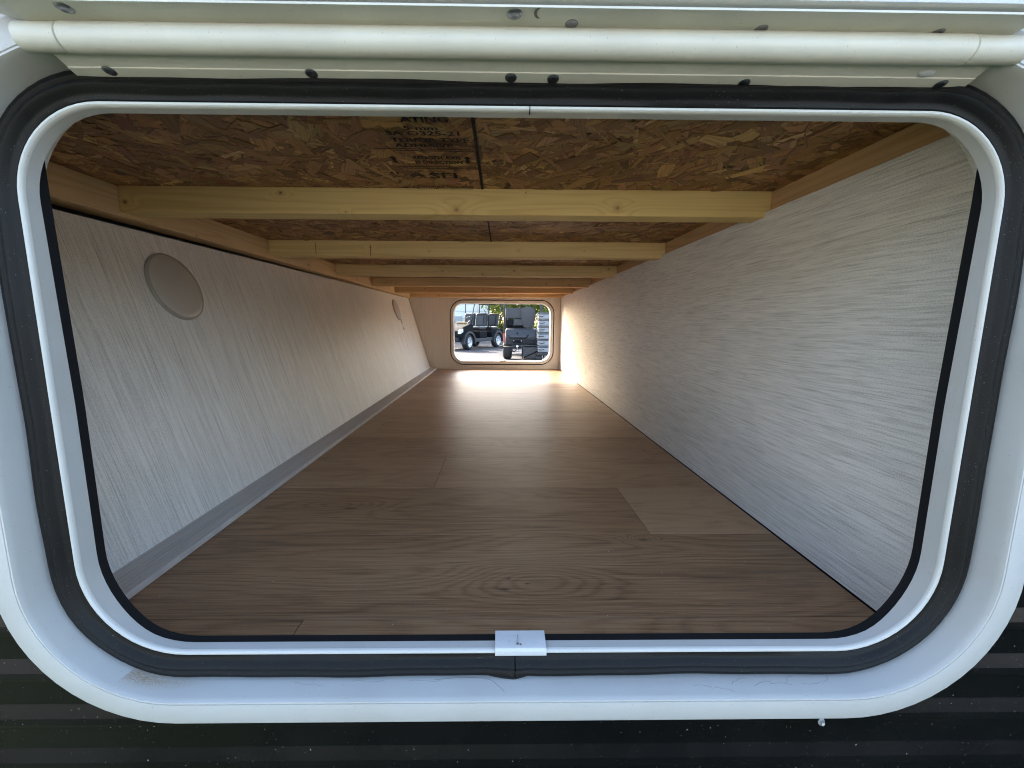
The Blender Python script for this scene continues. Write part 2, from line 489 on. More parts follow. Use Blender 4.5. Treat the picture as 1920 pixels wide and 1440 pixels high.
# ------------------------------------------------------------------ ground
def ground_mat(name, c0, c1, scale, bump):
    g = G(name); P = g.pos()
    a = g.noise(P, scale, 5, 0.65); b = g.noise(P, scale * 40, 3, 0.7)
    t = g.math('ADD', g.math('MULTIPLY', a, 0.65), g.math('MULTIPLY', b, 0.35))
    g.bump(b, bump, 0.01)
    return g.fin(g.ramp(t, [(0.35, c0), (0.65, c1)]), 0.85, 0, 0.3)
M_PAVE = ground_mat('worn_concrete', (0.085, 0.078, 0.079), (0.125, 0.115, 0.115), 0.7, 0.3)
M_GRASS = ground_mat('lawn_green', (0.022, 0.038, 0.012), (0.05, 0.072, 0.022), 1.4, 0.8)
tag(raw('ground', [(-400, -300, GZ), (400, -300, GZ), (400, 700, GZ), (-400, 700, GZ)], [(0, 1, 2, 3)], M_PAVE), kind='structure')
M_BOUNCE = ground_mat('pale_bounce_ground', (0.46, 0.44, 0.40), (0.56, 0.54, 0.49), 0.9, 0.2)
tag(raw('bounce_ground', [(-80, -90, GZ + .008), (80, -90, GZ + .008), (80, -2.4, GZ + .008), (-80, -2.4, GZ + .008)], [(0, 1, 2, 3)], M_BOUNCE), kind='structure')  # unseen pale sheet added behind the camera to bounce sun into the compartment
tag(raw('lawn', [(-60, -2.6, GZ + .004), (60, -2.6, GZ + .004), (60, 0.3, GZ + .004), (-60, 0.3, GZ + .004)], [(0, 1, 2, 3)], M_GRASS), kind='structure')
g = G('tar_seam'); tar = g.fin((0.06, 0.055, 0.055), 0.8)
seam = empty('pavement_crack', (0, 12.6, GZ)); tag(seam, kind='structure')
for k, (xa, ya, xb, yb, wd) in enumerate([(-1.3, -0.05, 0.1, 0.4, 0.03), (0.1, 0.4, 2.5, 0.9, 0.035), (-4, 3.0, 4, 3.9, 0.02)]):
    raw('crack', [(xa, ya, .004), (xb, yb, .004), (xb, yb + wd, .004), (xa, ya + wd, .004)], [(0, 1, 2, 3)], tar, seam)

# ------------------------------------------------------------------ camper body shell round the compartment
body = empty('camper_body', (1.6, 1.3, GZ))
tag(body, 'camper trailer body, white siding above and black ribbed siding below the hatch', 'camper')
BO = Vector((1.6, 1.3, GZ))
def bw(v): return (v[0] - BO.x, v[1] - BO.y, v[2] - BO.z)
BX0, BX1 = -0.95, 4.6
HX0, HX1, HZ0, HZ1 = -0.3225, 0.3475, -0.2595, 0.142
def siding(name, zs, mat, hole, flip=False):
    """zs: list of (z, y) from top to bottom; horizontal strips, cut where the hatch hole is."""
    vs_, fs = [], []
    def quad(x0, x1, a, b):
        i = len(vs_)
        vs_.extend([bw((x0, a[1], a[0])), bw((x1, a[1], a[0])), bw((x1, b[1], b[0])), bw((x0, b[1], b[0]))])
        fs.append((i, i + 1, i + 2, i + 3) if flip else (i + 3, i + 2, i + 1, i))
    hx0, hx1, hz0, hz1 = hole
    for a, b in zip(zs, zs[1:]):
        lvls = [a] + [(h, a[1] + (b[1] - a[1]) * (a[0] - h) / (a[0] - b[0])) for h in (hz1, hz0) if b[0] < h < a[0]] + [b]
        for p, q in zip(lvls, lvls[1:]):
            mid = (p[0] + q[0]) / 2
            if hz0 < mid < hz1:
                quad(BX0, hx0, p, q); quad(hx1, BX1, p, q)
            else:
                quad(BX0, BX1, p, q)
    return raw(name, vs_, fs, mat, body)
siding('upper_siding', [(1.50, 0.006), (-0.10, 0.0075)], M_WHITESIDE, (HX0, HX1, HZ0, HZ1))
rib = [(-0.10, 0.0075)]
z = -0.1032
while z > -0.56:
    rib += [(z, 0.0075), (z - 0.0012, 0.0072), (z - 0.0110, 0.0046), (z - 0.0150, 0.0041), (z - 0.0164, 0.0040), (z - 0.0178, 0.0042), (z - 0.0196, 0.0064), (z - 0.0212, 0.0072), (z - 0.0400, 0.0075)]
    z -= 0.0415
siding('ribbed_siding', rib, M_BLACKSIDE, (HX0, HX1, HZ0, HZ1))
siding('far_siding', [(1.50, 2.64), (-0.58, 2.64)], M_WHITESIDE, (FAR[0] + .002, FAR[1] - .002, FAR[2] + .002, FAR[3] - .002), flip=True)
def bbox(name, x0, x1, y0, y1, z0, z1, mat):
    a = bw((x0, y0, z0)); b = bw((x1, y1, z1))
    return box(name, a[0], b[0], a[1], b[1], a[2], b[2], mat, body)
bbox('roof', BX0, BX1, 0.0, 2.646, 1.502, 1.54, M_WHITESIDE)  # out of view; height chosen for the shadow it throws on the near side
bbox('belly', BX0, BX1, 0.012, 2.634, -0.58, -0.562, M_BLACKSIDE)
bbox('front_cap', BX0 - .02, BX0 - .001, 0.0, 2.646, -0.58, 1.501, M_WHITESIDE)
bbox('rear_cap', BX1 + .001, BX1 + .02, 0.0, 2.646, -0.58, 1.501, M_WHITESIDE)
for dx, zz in [(0, 0), (0.6, 0.012)]:
    lathe('screw', [(0, .0016), (.002, .0015), (.0034, .0008), (.0036, 0)], M_RIVET, body, 14, Matrix.Rotation(R(90), 3, 'X'), bw((-0.2932 + dx * 1.0413, 0.0052, 0.1896 - zz * 0.6)))

# white droplet of sealant stuck to the black siding
drip = lathe('sealant_drip', [(0, .003), (.0018, .0026), (.0029, .0010), (.0032, 0)], M_CLIP, None, 12, Matrix.Rotation(R(90), 3, 'X') @ Matrix.Diagonal((0.8, 1.25, 1)), (0.271, 0.0045, -0.329))
tag(drip, 'small pale blob of sealant on black siding under the white frame', 'sealant')

# ------------------------------------------------------------------ compartment: floor
floor = empty('floor', (0, 1.3, ZF)); tag(floor, kind='structure')
box('underlay', -0.70, 0.60, -1.27, 1.30, -0.030, -0.0016, M_DARK, floor)
rows = [0.030, 0.1135]
while rows[-1] < 2.55: rows.append(rows[-1] + 0.1825)
rows[-1] = 2.598
joints = {0: [-0.209], 1: [], 2: [0.231], 3: [-0.125], 4: [0.362], 5: [-0.36], 7: [0.36], 9: [-0.34], 11: [0.37]}
for i, (y0, y1) in enumerate(zip(rows, rows[1:])):
    xs = [-0.60] + joints.get(i, []) + [XR - 0.0022]
    for x0, x1 in zip(xs, xs[1:]):
        gp = 0.00045
        bm = bmesh.new()
        bm_box(bm, -(x1 - x0) / 2 + gp, (x1 - x0) / 2 - gp, -(y1 - y0) / 2 + gp, (y1 - y0) / 2 - gp, -0.0016, 0, 0.0003, 1)
        from_bm('plank', bm, M_FLOOR, floor, False, ((x0 + x1) / 2, (y0 + y1) / 2 - 1.3, 0))

# ------------------------------------------------------------------ compartment: walls
def extr(name, pts, y0, y1, mat, parent=None):
    return prism(name, pts, y0, y1, mat, parent)
wr = box('wall_right', XR, XR + 0.010, 0.024, YF - 0.001, ZF + 0.0008, 0.1755, M_WALL_R); tag(wr, kind='structure')
zt = 0.1615
wl = extr('wall_left', [(wall_x(ZF), ZF), (wall_x(zt), zt), (wall_x(zt) - 0.01, zt), (wall_x(ZF) - 0.01, ZF)], 0.024, YF - 0.008, M_WALL_L)
tag(wl, kind='structure')
# near end of the left panel's top dips, leaving the dark wedge under the rail
for v in wl.data.vertices:
    if v.co.z > 0.1 and v.co.y < 1: v.co.z -= 0.012; v.co.x += 0.012 * 0.144 / 0.486
raw('edge_shade_sheet', [(wall_x(ZF) - .012, YF - .0075, ZF), (wall_x(0.2) - .012, YF - .0075, 0.2), (wall_x(0.2) - .10, YF - .0075, 0.2), (wall_x(ZF) - .10, YF - .0075, ZF)], [(0, 1, 2, 3)], M_DARK, wl)  # black sheet painted as shade past the panel's far edge
bt = empty('floor_batten', (-0.448, 1.3, ZF)); tag(bt, 'thin grey wood-look batten along the foot of the sloping left wall', 'batten')
prism('face', [(-0.045, 0.0003), (0.0235, 0.0003), (0.0235, 0.0085), (-0.045, 0.0105)], -1.27, 1.2975, M_BATTEN, bt)
box('edge_strip', 0.0236, 0.0255, -1.27, 1.2975, 0.0003, 0.0088, M_BATTEN_EDGE, bt, 0.0006, 1)

# near inner wall (behind the frame) and the end wall with its rounded hole
def holed_panel(name, rect, o, bx, y0, y1, mat, parent=None):
    path = rrect(*rect, o=o, sub=6)
    x0, x1, z0, z1 = bx
    vs_, fs = [], []
    n = len(path)
    cx = (rect[0] + rect[1]) / 2; cz = (rect[2] + rect[3]) / 2
    def outer(px, pz):
        dx, dz = px - cx, pz - cz
        t = min((x1 - cx) / dx if dx > 1e-9 else 1e9, (x0 - cx) / dx if dx < -1e-9 else 1e9, (z1 - cz) / dz if dz > 1e-9 else 1e9, (z0 - cz) / dz if dz < -1e-9 else 1e9)
        return cx + dx * t, cz + dz * t
    ring_o = [outer(p[0], p[1]) for p in path]
    pin, pout = [], []
    for i in range(n):
        j = (i + 1) % n
        pin.append((path[i][0], path[i][1])); pout.append(ring_o[i])
        a, b = ring_o[i], ring_o[j]
        side = lambda q: (abs(q[0] - x0) < 1e-6, abs(q[0] - x1) < 1e-6, abs(q[1] - z0) < 1e-6, abs(q[1] - z1) < 1e-6)
        sa, sb = side(a), side(b)
        if not any(p and q for p, q in zip(sa, sb)):
            pin.append(((path[i][0] + path[j][0]) / 2, (path[i][1] + path[j][1]) / 2))
            pout.append((x0 if sa[0] or sb[0] else x1, z0 if sa[2] or sb[2] else z1))
    n = len(pin)
    for (px, pz), (qx, qz) in zip(pin, pout):
        vs_ += [(px, y0, pz), (qx, y0, qz), (px, y1, pz)]
    for i in range(n):
        j = (i + 1) % n
        fs.append((3 * i, 3 * j, 3 * j + 1, 3 * i + 1))
        fs.append((3 * i, 3 * i + 2, 3 * j + 2, 3 * j))
    return raw(name, vs_, fs, mat, parent)
wn = holed_panel('wall_near', RIM, 0.014, (-0.75, 0.46, -0.40, 0.26), 0.0275, 0.0150, M_WALL_F); tag(wn, kind='structure')
wf = holed_panel('wall_far', FAR, 0.0275, (-0.75, XR - .0005, ZF, 0.26), YF, YF + 0.012, M_WALL_F); tag(wf, kind='structure')
holed_panel('recess_shade', FAR, 0.002, (-0.40, 0.43, -0.31, 0.20), YF + 0.0125, YF + 0.03, M_DARK, wf)  # black sheet painted as the shade in the gap round the far ring

# ------------------------------------------------------------------ ceiling: strand board
ceil = empty('ceiling', (0, 1.3, ZC)); tag(ceil, kind='structure')
box('board_core', -0.75, 0.60, -1.285, 1.298, 0.0006, 0.012, M_OSBCORE, ceil)
def strands(name, zones, mat, parent):
    V, F, UV, T = [], [], [], []
    pal = np.array([(0.44, 0.25, 0.118), (0.48, 0.29, 0.14), (0.58, 0.385, 0.195), (0.34, 0.175, 0.085), (0.38, 0.195, 0.105), (0.46, 0.255, 0.14), (0.24, 0.115, 0.06), (0.64, 0.44, 0.235)])
    pw = np.array([.22, .2, .09, .14, .15, .12, .06, .02]); pw /= pw.sum()
    for (y0, y1, n, big) in zones:
        for i in range(n):
            if RNG.random() < 0.26:
                L = RNG.uniform(0.05, 0.12); W = RNG.uniform(0.010, 0.026)
            else:
                L = RNG.uniform(0.018, 0.085); W = RNG.uniform(0.0012, 0.0070)
            cx, cy_ = RNG.uniform(-0.62, 0.46), RNG.uniform(y0, y1)
            a = RNG.normal(math.pi / 2, 0.95)
            depth = RNG.random() ** (0.55 if L > .045 else 0.8)
            zz = -0.0018 * depth if L < .045 else -0.0014 * depth
            ty, tx = RNG.normal(0, 0.012), RNG.normal(0, 0.02)
            k = RNG.integers(5, 9)
            # ragged strip outline: two long sides, splintered ends
            m_ = RNG.integers(2, 5)
            us = np.linspace(-.5, .5, m_ + 1)
            top = [(u * L + RNG.normal(0, L * .03), W * (.5 + RNG.normal(0, .10)) * (1 - 0.75 * RNG.random() * (abs(u) > .49))) for u in us]
            bot = [(u * L + RNG.normal(0, L * .03), -W * (.5 + RNG.normal(0, .10)) * (1 - 0.75 * RNG.random() * (abs(u) > .49))) for u in us]
            poly = top + bot[::-1]
            c, s = math.cos(a), math.sin(a)
            b0 = len(V); q = len(poly)
            col = pal[RNG.choice(8, p=pw)] * RNG.uniform(0.48, 1.12) * np.array([1.05, RNG.uniform(.9, 1.08), RNG.uniform(.62, .98)])
            uo, vo = RNG.uniform(0, 9, 2)
            th = RNG.uniform(0.0004, 0.0009)
            for lay in (0, 1):
                for (u, w) in poly:
                    V.append((cx + u * c - w * s, cy_ - 1.3 + u * s + w * c, zz + u * tx + w * ty + (th if lay else 0)))
                    T.append((col[0], col[1], col[2], 1.0)); UV.append((uo + u, vo + w))
            F.append(tuple(range(b0, b0 + q)))
            for j in range(q):
                F.append((b0 + j, b0 + q + j, b0 + q + (j + 1) % q, b0 + (j + 1) % q))
    me = bpy.data.meshes.new(name); me.from_pydata(V, [], F); me.update()
    at = me.color_attributes.new('tint', 'FLOAT_COLOR', 'POINT')
    at.data.foreach_set('color', np.array(T, dtype=np.float32).ravel())
    ul = me.uv_layers.new(name='UVMap')
    li = np.empty(len(me.loops), dtype=np.int32); me.loops.foreach_get('vertex_index', li)
    ul.data.foreach_set('uv', np.array(UV, dtype=np.float32)[li].ravel())
    o = link(name, me, mat, parent); o['kind'] = 'stuff'
    return o
strands('wood_strands', [(0.06, 0.43, 4600, 1), (0.43, 0.84, 4200, 1), (0.84, 1.32, 3000, 0), (1.32, 2.58, 3000, 0)], M_STRAND, ceil)

stamp = empty('printed_stamp', (0, -1.3, -0.0031), parent=ceil)
def stamp_text(txt, x0, x1, y, h, bold=0.0):
    cu = bpy.data.curves.new('lettering', 'FONT')
    cu.body = txt; cu.size = 1.0; cu.offset = bold; cu.resolution_u = 2
    tmp = bpy.data.objects.new('tmp', cu); COL.objects.link(tmp)
    dg = bpy.context.evaluated_depsgraph_get()
    me = bpy.data.meshes.new_from_object(tmp.evaluated_get(dg))
    bpy.data.objects.remove(tmp); 
    co = np.empty(len(me.vertices) * 3, dtype=np.float32); me.vertices.foreach_get('co', co); co = co.reshape(-1, 3)
    mn, mx = co.min(0), co.max(0)
    sx = (x1 - x0) / (mx[0] - mn[0]); sy = h / 0.72
    out = np.zeros_like(co)
    out[:, 0] = x0 + (co[:, 0] - mn[0]) * sx
    out[:, 1] = y - co[:, 1] * sy          # reads from below: its top is towards the near hatch
    me.vertices.foreach_set('co', out.ravel()); me.update()
    me.name = 'lettering'
    link('lettering', me, M_INK, stamp)
stamp_text('ATING', -0.103, -0.053, 0.1712, 0.012, 0.03)
stamp_text('5 mm', -0.103, -0.0664, 0.1895, 0.0095, 0.02)
stamp_text('SA O325-21', -0.1252, -0.0442, 0.2025, 0.0105, 0.022)
stamp_text('TERIOR TYPE', -0.124, -0.0343, 0.2195, 0.0105, 0.026)
stamp_text('ADHESIVE', -0.123, -0.0545, 0.2340, 0.0100, 0.028)
stamp_text('RENGTH AXIS', -0.1085, -0.0487, 0.2710, 0.0100, 0.034)
stamp_text('IS DIRECTION', -0.1085, -0.0476, 0.2860, 0.0100, 0.034)
stamp_text('SFI', -0.0985, -0.060, 0.3420, 0.022, 0.02)
stamp_text('Certified Sourcing', -0.126, -0.040, 0.3830, 0.0095, 0.016)
stamp_text('www.sfiprogram.org', -0.128, -0.040, 0.3955, 0.0085, 0.016)
def ink_bar(x0, y0, x1, y1, w):
    d = Vector((x1 - x0, y1 - y0)); nrm = Vector((-d.y, d.x)).normalized() * (w / 2)
    raw('ink_line', [(x0 + nrm.x, y0 + nrm.y, 0), (x1 + nrm.x, y1 + nrm.y, 0), (x1 - nrm.x, y1 - nrm.y, 0), (x0 - nrm.x, y0 - nrm.y, 0)], [(0, 1, 2, 3)], M_INK, stamp)
ink_bar(-0.0275, 0.10, -0.0262, 0.3945, 0.0038)
ink_bar(-0.0225, 0.60, -0.0205, 0.83, 0.0036)
for (xa, ya, xb, yb) in [(-0.150, 0.2385, -0.031, 0.2410), (-0.128, 0.2440, -0.031, 0.2465), (-0.135, 0.2965, -0.031, 0.2975), (-0.132, 0.3030, -0.031, 0.3038)]:
    ink_bar(xa, ya, xb, yb, 0.0021)
for xa in (-0.1345, -0.0405):
    ink_bar(xa, 0.2665, xa, 0.2800, 0.0042)
    for ya, s in ((0.2640, 1), (0.2825, -1)):
        raw('arrow_head', [(xa - .005, ya + s * .0045, 0), (xa + .005, ya + s * .0045, 0), (xa, ya - s * .0025, 0)], [(0, 1, 2)], M_INK, stamp)
for k in range(2):   # the two roof-like chevrons of the emblem
    ink_bar(-0.126, 0.334 + k * .007, -0.1155, 0.322 + k * .007, 0.0026); ink_bar(-0.1155, 0.322 + k * .007, -0.105, 0.334 + k * .007, 0.0026)

# ------------------------------------------------------------------ timber frame under the board
tf = empty('timber_frame', (-0.08, 1.3, ZJ)); tag(tf, 'softwood frame of cross joists and side rails under the strand board', 'timber frame')
TO = Vector((-0.08, 1.3, ZJ))
def timber(name, x0, x1, y0, y1, z0, z1, mat):
    a = Vector((x0, y0, z0)) - TO; b = Vector((x1, y1, z1)) - TO
    return box(name, a.x, b.x, a.y, b.y, a.z, b.z, mat, tf, 0.0013, 2)
XL_RAIL, XR_RAIL = -0.590, 0.4310
jy = [0.392, 0.820, 1.270, 1.705, 2.130, 2.545]
kn = [[(-0.3396, 0.1983, .0045), (-0.0672, 0.1755, .0085), (0.1864, 0.180, .0075), (0.0415, 0.2015, .0016), (-0.580, 0.183, .005), (-0.24, 0.171, .002)],
      [(-0.33, 0.190, .003), (-0.18, 0.182, .002), (0.05, 0.185, .002), (0.22, 0.187, .0018), (-0.095, 0.203, .0018)],
      [(-0.205, 0.186, .0040), (-0.06, 0.176, .0042), (0.055, 0.188, .0045), (0.40, 0.197, .006)],
      [(-0.48, 0.182, .0035), (0.22, 0.182, .0042), (0.33, 0.178, .007)],
      [(-0.09, 0.185, .0055), (-0.42, 0.19, .004)],
      [(-0.40, 0.180, .007), (0.03, 0.178, .007)]]
for i, y0 in enumerate(jy):
    rv = 1 + 0.04 * math.sin(i * 2.1)
    bs = [(0.70, 0.54, 0.23), (0.70, 0.54, 0.25), (0.66, 0.51, 0.25), (0.64, 0.47, 0.24), (0.64, 0.45, 0.23), (0.66, 0.46, 0.24)][i]
    mt = pine_mat('pine_joist_%d' % i, 'X', kn[i], base=bs, lateg=tuple(c * f for c, f in zip(bs, (.72, .62, .5))), seed=i * 3.1)
    timber('joist', XL_RAIL + .0006, XR_RAIL - .0006, y0, y0 + 0.0385, ZJ, ZC - .0016, mt)
j2 = [o for o in tf.children if o.name.startswith('joist')][1]
for (x, z0, z1, w) in [(-0.469, 0.171, 0.200, .0006), (-0.330, 0.169, 0.197, .0008)]:
    c = j2.location + TO
    box('split', x - w - c.x, x + w - c.x, 0.8190 - c.y, 0.8206 - c.y, z0 - c.z, z1 - c.z, M_SPLIT, j2)
mrail = pine_mat('pine_rail_left', 'Y', [(0.56, 0.166, .002), (1.05, 0.176, .005), (1.5, 0.18, .005), (2.0, 0.18, .006)], base=(0.66, 0.49, 0.27), lateg=(0.47, 0.31, 0.14), seed=21)
timber('rail', XL_RAIL - 0.040, XL_RAIL, 0.025, YF - .002, 0.1625, ZC - .0016, mrail)
mrail2 = pine_mat('pine_rail_right', 'Y', [(1.0, 0.19, .004)], base=(0.62, 0.42, 0.225), lateg=(0.40, 0.235, 0.10), seed=33)
timber('rail', XR_RAIL, XR_RAIL + 0.040, 0.025, YF - .002, 0.1500, ZC - .0016, mrail2)

# ------------------------------------------------------------------ round covers and label on the sloping wall
nW = Vector((0.486, 0, 0.144)).normalized()
aW = Vector((-0.144, 0, 0.486)).normalized()      # up the slope
MW = Matrix((Vector((0, 1, 0)), aW, nW)).transposed()
def wall_pt(y, z, off=0.0): return Vector((wall_x(z), y, z)) + nW * off
def cover(y, z, label):
    r = 0.0605
    e = empty('round_cover', wall_pt(y, z, 0.0003)); tag(e, label, 'cover', 'round covers on the sloping wall')
    lathe('base_ring', [(r, 0), (r, .0035), (r - .0015, .0050), (r - .004, .0050)], M_PLASTIC_RIM, e, 64, MW)
    lathe('dome', [(r - .004, .0048), (r - .0055, .0062), (r * .8, .0080), (r * .5, .0096), (r * .2, .0104), (.0066, .0105), (0.006, .0105)], M_PLASTIC, e, 64, MW)
    lathe('push_button', [(.0058, .0104), (.0058, .0108), (.0046, .0113), (0, .0114)], M_PLASTIC, e, 24, MW)
    return e
cover(0.478, 0.060, 'round greige plastic cover on left wall, the nearer and larger-looking one')
cover(2.135, 0.071, 'round greige plastic cover on left wall, the far one above the small sticker')
st = empty('sticker', wall_pt(2.17, -0.008, 0.0004)); tag(st, 'small black and white sticker below the far round cover', 'sticker')
def on_wall(name, y0, y1, h0, h1, mat, parent, off):
    pts = [MW @ Vector((y0, h0, off)), MW @ Vector((y1, h0, off)), MW @ Vector((y1, h1, off)), MW @ Vector((y0, h1, off))]
    return raw(name, pts, [(0, 1, 2, 3)], mat, parent)
M_STK = plain('sticker_black', (0.02, 0.02, 0.02), 0.5); M_STW = plain('sticker_white', (0.7, 0.68, 0.64), 0.5); M_STG = plain('sticker_grey', (0.25, 0.23, 0.21), 0.6)
on_wall('panel_black', -0.012, 0.012, 0.002, 0.030, M_STK, st, 0.0002)
on_wall('mark_white', -0.006, 0.004, 0.006, 0.011, M_STW, st, 0.0005); on_wall('mark_white', 0.001, 0.008, 0.014, 0.020, M_STW, st, 0.0005)
on_wall('line_grey', -0.010, 0.010, -0.010, -0.0065, M_STG, st, 0.0002); on_wall('panel_grey', -0.011, 0.011, -0.036, -0.018, M_STG, st, 0.0002)

# ------------------------------------------------------------------ near hatch frame
hatch = empty('storage_hatch', (0.0, 0.0, 0.0)); tag(hatch, 'large white rounded hatch with black rubber seal and long hinge, in the foreground', 'hatch')
hf = empty('frame', (0.0, 0.0, 0.0), parent=hatch)
sweep('flange', RIM, [(0.0212, 0.0035), (0.0218, -0.004), (0.0232, -0.0165), (0.0236, -0.0190), (0.0243, -0.0207), (0.0254, -0.0207), (0.0259, -0.0188), (0.0266, -0.0188), (0.0271, -0.0200),
                      (0.0425, -0.0196), (0.0436, -0.0188), (0.0440, -0.0172), (0.0440, 0.0060)], M_FRAME, hf, sub=24)
sweep('rim', RIM, [(0.0003, 0.004), (0.0003, -0.0012), (-0.0002, -0.0024), (-0.0008, -0.0027), (-0.0017, -0.0027), (-0.0024, -0.0020), (-0.0028, -0.0008), (-0.0029, 0.0006)], M_RIM, hf, sub=24)
def side_depth(x, z, o):
    t = min(1.0, max(0.0, (abs(x - 0.0125) - 0.283) / 0.05)); t = t * t * (3 - 2 * t)
    return 0.0, (0.0052 * t * (1.0 - 0.75 * min(1.0, max(0.0, (z + 0.06) / 0.15))) if o > -0.00285 else 0.0)
def side_depth_all(x, z, o): return side_depth(x, z, 0.0)
sweep('return_lip', RIM, [(-0.0029, 0.0007), (-0.0028, 0.0076), (-0.0020, 0.0076)], M_FRAME, hf, sub=24, wob=side_depth)
LIN = (RIM[0], RIM[1], RIM[2], RIM[3] + 0.045, RIM[4])
sweep('gap_shade_band', LIN, [(-0.0022, 0.0074), (-0.0030, 0.0146), (0.0140, 0.0215)], M_GAP_SHADE, hf, sub=24, wob=side_depth_all)  # black band painted as the shade in the gap between frame and wall
OPEN = 0.0135
def wobble(x, z, o):
    w = 0.00035 * math.sin(x * 37 + z * 51) + 0.0003 * math.sin(x * 83 - z * 67)
    dy = 0.0004 * math.sin(x * 29 + 1.3 + z * 43)
    if z < -0.2 and abs(x - OPEN) < 0.05:
        t = x - OPEN
        if t <= 0.0006: 
            b = math.exp(-((t + 0.004) / 0.011) ** 2)
            w += 0.0036 * b * max(0, (o - 0.010) / 0.011); dy -= 0.0012 * b
    if z > 0.1:
        w -= 0.0012 * math.exp(-((x + 0.12) / 0.12) ** 2)
    return w * min(1, max(0, o - 0.0004) / 0.006), dy * min(1, max(0, o - 0.0004) / 0.004)
seal_prof = [(0.0004, 0.0035), (0.0005, -0.0006), (0.0014, -0.0016), (0.0040, -0.0020), (0.0056, -0.0030), (0.0072, -0.0052), (0.0092, -0.0064), (0.0112, -0.0060), (0.0126, -0.0044), (0.0130, -0.0036), (0.0135, -0.0040),
             (0.0152, -0.0050), (0.0174, -0.0046), (0.0194, -0.0030), (0.0206, -0.0004), (0.0210, 0.0030)]
sl = sweep('seal', RIM, seal_prof, M_RUBBER, hf, wob=wobble, open_at=OPEN, sub=48)

# splice clip folded over the rim at the bottom
clip_prof = [(0.0022, -0.0022), (0.0014, -0.0034), (-0.0008, -0.0042), (-0.0030, -0.0040), (-0.0046, -0.0028), (-0.0053, -0.0008), (-0.0055, 0.0090), (-0.0058, 0.0150)]
def bent_plate(name, x0, x1, prof, mat, parent, z0, sgn=-1, th=0.0008):
    vs_, fs = [], []
    m_ = len(prof)
    pts = [Vector((y, z0 + sgn * o)) for o, y in prof]
    nr = []
    for i in range(m_):
        d = (pts[min(i + 1, m_ - 1)] - pts[max(i - 1, 0)]).normalized(); nr.append(Vector((-d.y, d.x)))
    for x in (x0, x1):
        for s in (0, 1):
            for p, n_ in zip(pts, nr):
                q = p - n_ * th * s
                vs_.append((x, q.x, q.y))
    def I(a, s, k): return a * 2 * m_ + s * m_ + k
    for k in range(m_ - 1):
        for s in (0, 1): fs.append((I(0, s, k), I(1, s, k), I(1, s, k + 1), I(0, s, k + 1)))
        for a in (0, 1): fs.append((I(a, 0, k), I(a, 0, k + 1), I(a, 1, k + 1), I(a, 1, k)))
    for k in (0, m_ - 1): fs.append((I(0, 0, k), I(1, 0, k), I(1, 1, k), I(0, 1, k)))
    o = raw(name, vs_, fs, mat, parent)
    bm = bmesh.new(); bm.from_mesh(o.data); bmesh.ops.recalc_face_normals(bm, faces=bm.faces[:]); bm.to_mesh(o.data); bm.free()
    return o
cl = bent_plate('splice_clip', -0.0022, 0.0382, clip_prof, M_CLIP, hf, RIM[2])
cl.data.polygons.foreach_set('use_smooth', [True] * len(cl.data.polygons)); cl.data.set_sharp_from_angle(angle=R(30))
for (x, y, rx, ry) in [(0.0156, 0.0005, .0010, .0013), (0.0180, -0.0002, .0008, .0010), (0.0090, 0.003, .0004, .0004)]:
    lathe('tool_mark', [(1, 0), (0.8, .08), (0, .1)], M_SCRATCH, hf, 12, Matrix.Diagonal((rx, ry, .001)), (x, y, RIM[2] + .0060))
bm = bmesh.new(); bm_tube(bm, [(0.0160, 0.010, RIM[2] + .0062), (0.0161, 0.004, RIM[2] + .0060), (0.0158, 0.0, RIM[2] + .0058)], 0.00018, 5)
from_bm('tool_mark', bm, M_SCRATCH, hf)
# hairline scratches in the sill paint
def scratch(pts, r=0.00016):
    bm = bmesh.new(); bm_tube(bm, pts, r, 5); from_bm('scratch', bm, M_SCRATCH, hf)
def sill(x, y): return (x, y, RIM[2] - (0.0218 + 0.0014 * (-y - 0.004) / 0.0125) + 0.00005)
scratch([sill(*p) for p in [(-0.050, -0.004), (-0.030, -0.0020), (-0.0228, -0.0022), (-0.0120, -0.0028), (-0.0057, -0.0042), (0.0007, -0.0095), (0.0050, -0.0140)]], .00013)
for k in range(9):
    x = 0.155 + k * 0.0145 + random.uniform(-.004, .004); y = random.uniform(-.012, -.005)
    pts = []
    a = random.uniform(-0.4, 1.2)
    for q in range(6):
        pts.append(sill(x, max(-.0155, min(-.003, y)))); x += 0.0035 * math.cos(a); y += 0.0022 * math.sin(a); a += random.uniform(-.9, .7)
    scratch(pts, .00008)
for k in range(3):
    x = -0.16 + k * 0.045; y = -0.005
    pts = []
    for q in range(6):
        pts.append(sill(x, y)); x += 0.005; y += random.uniform(-.0015, .0014)
    scratch(pts, .00007)
# rim seam at the top centre
box('rim_seam', 0.0196, 0.0201, -0.0034, -0.0002, RIM[3] - 0.0046, RIM[3] + 0.0002, M_DARK, hf)
lathe('paint_chip', [(1, 0), (.8, .5), (0, .7)], M_DARK, hf, 10, Matrix.Rotation(R(90), 3, 'X') @ Matrix.Diagonal((.0011, .0018, .0006)), (0.0202, -0.0012, 0.1566))

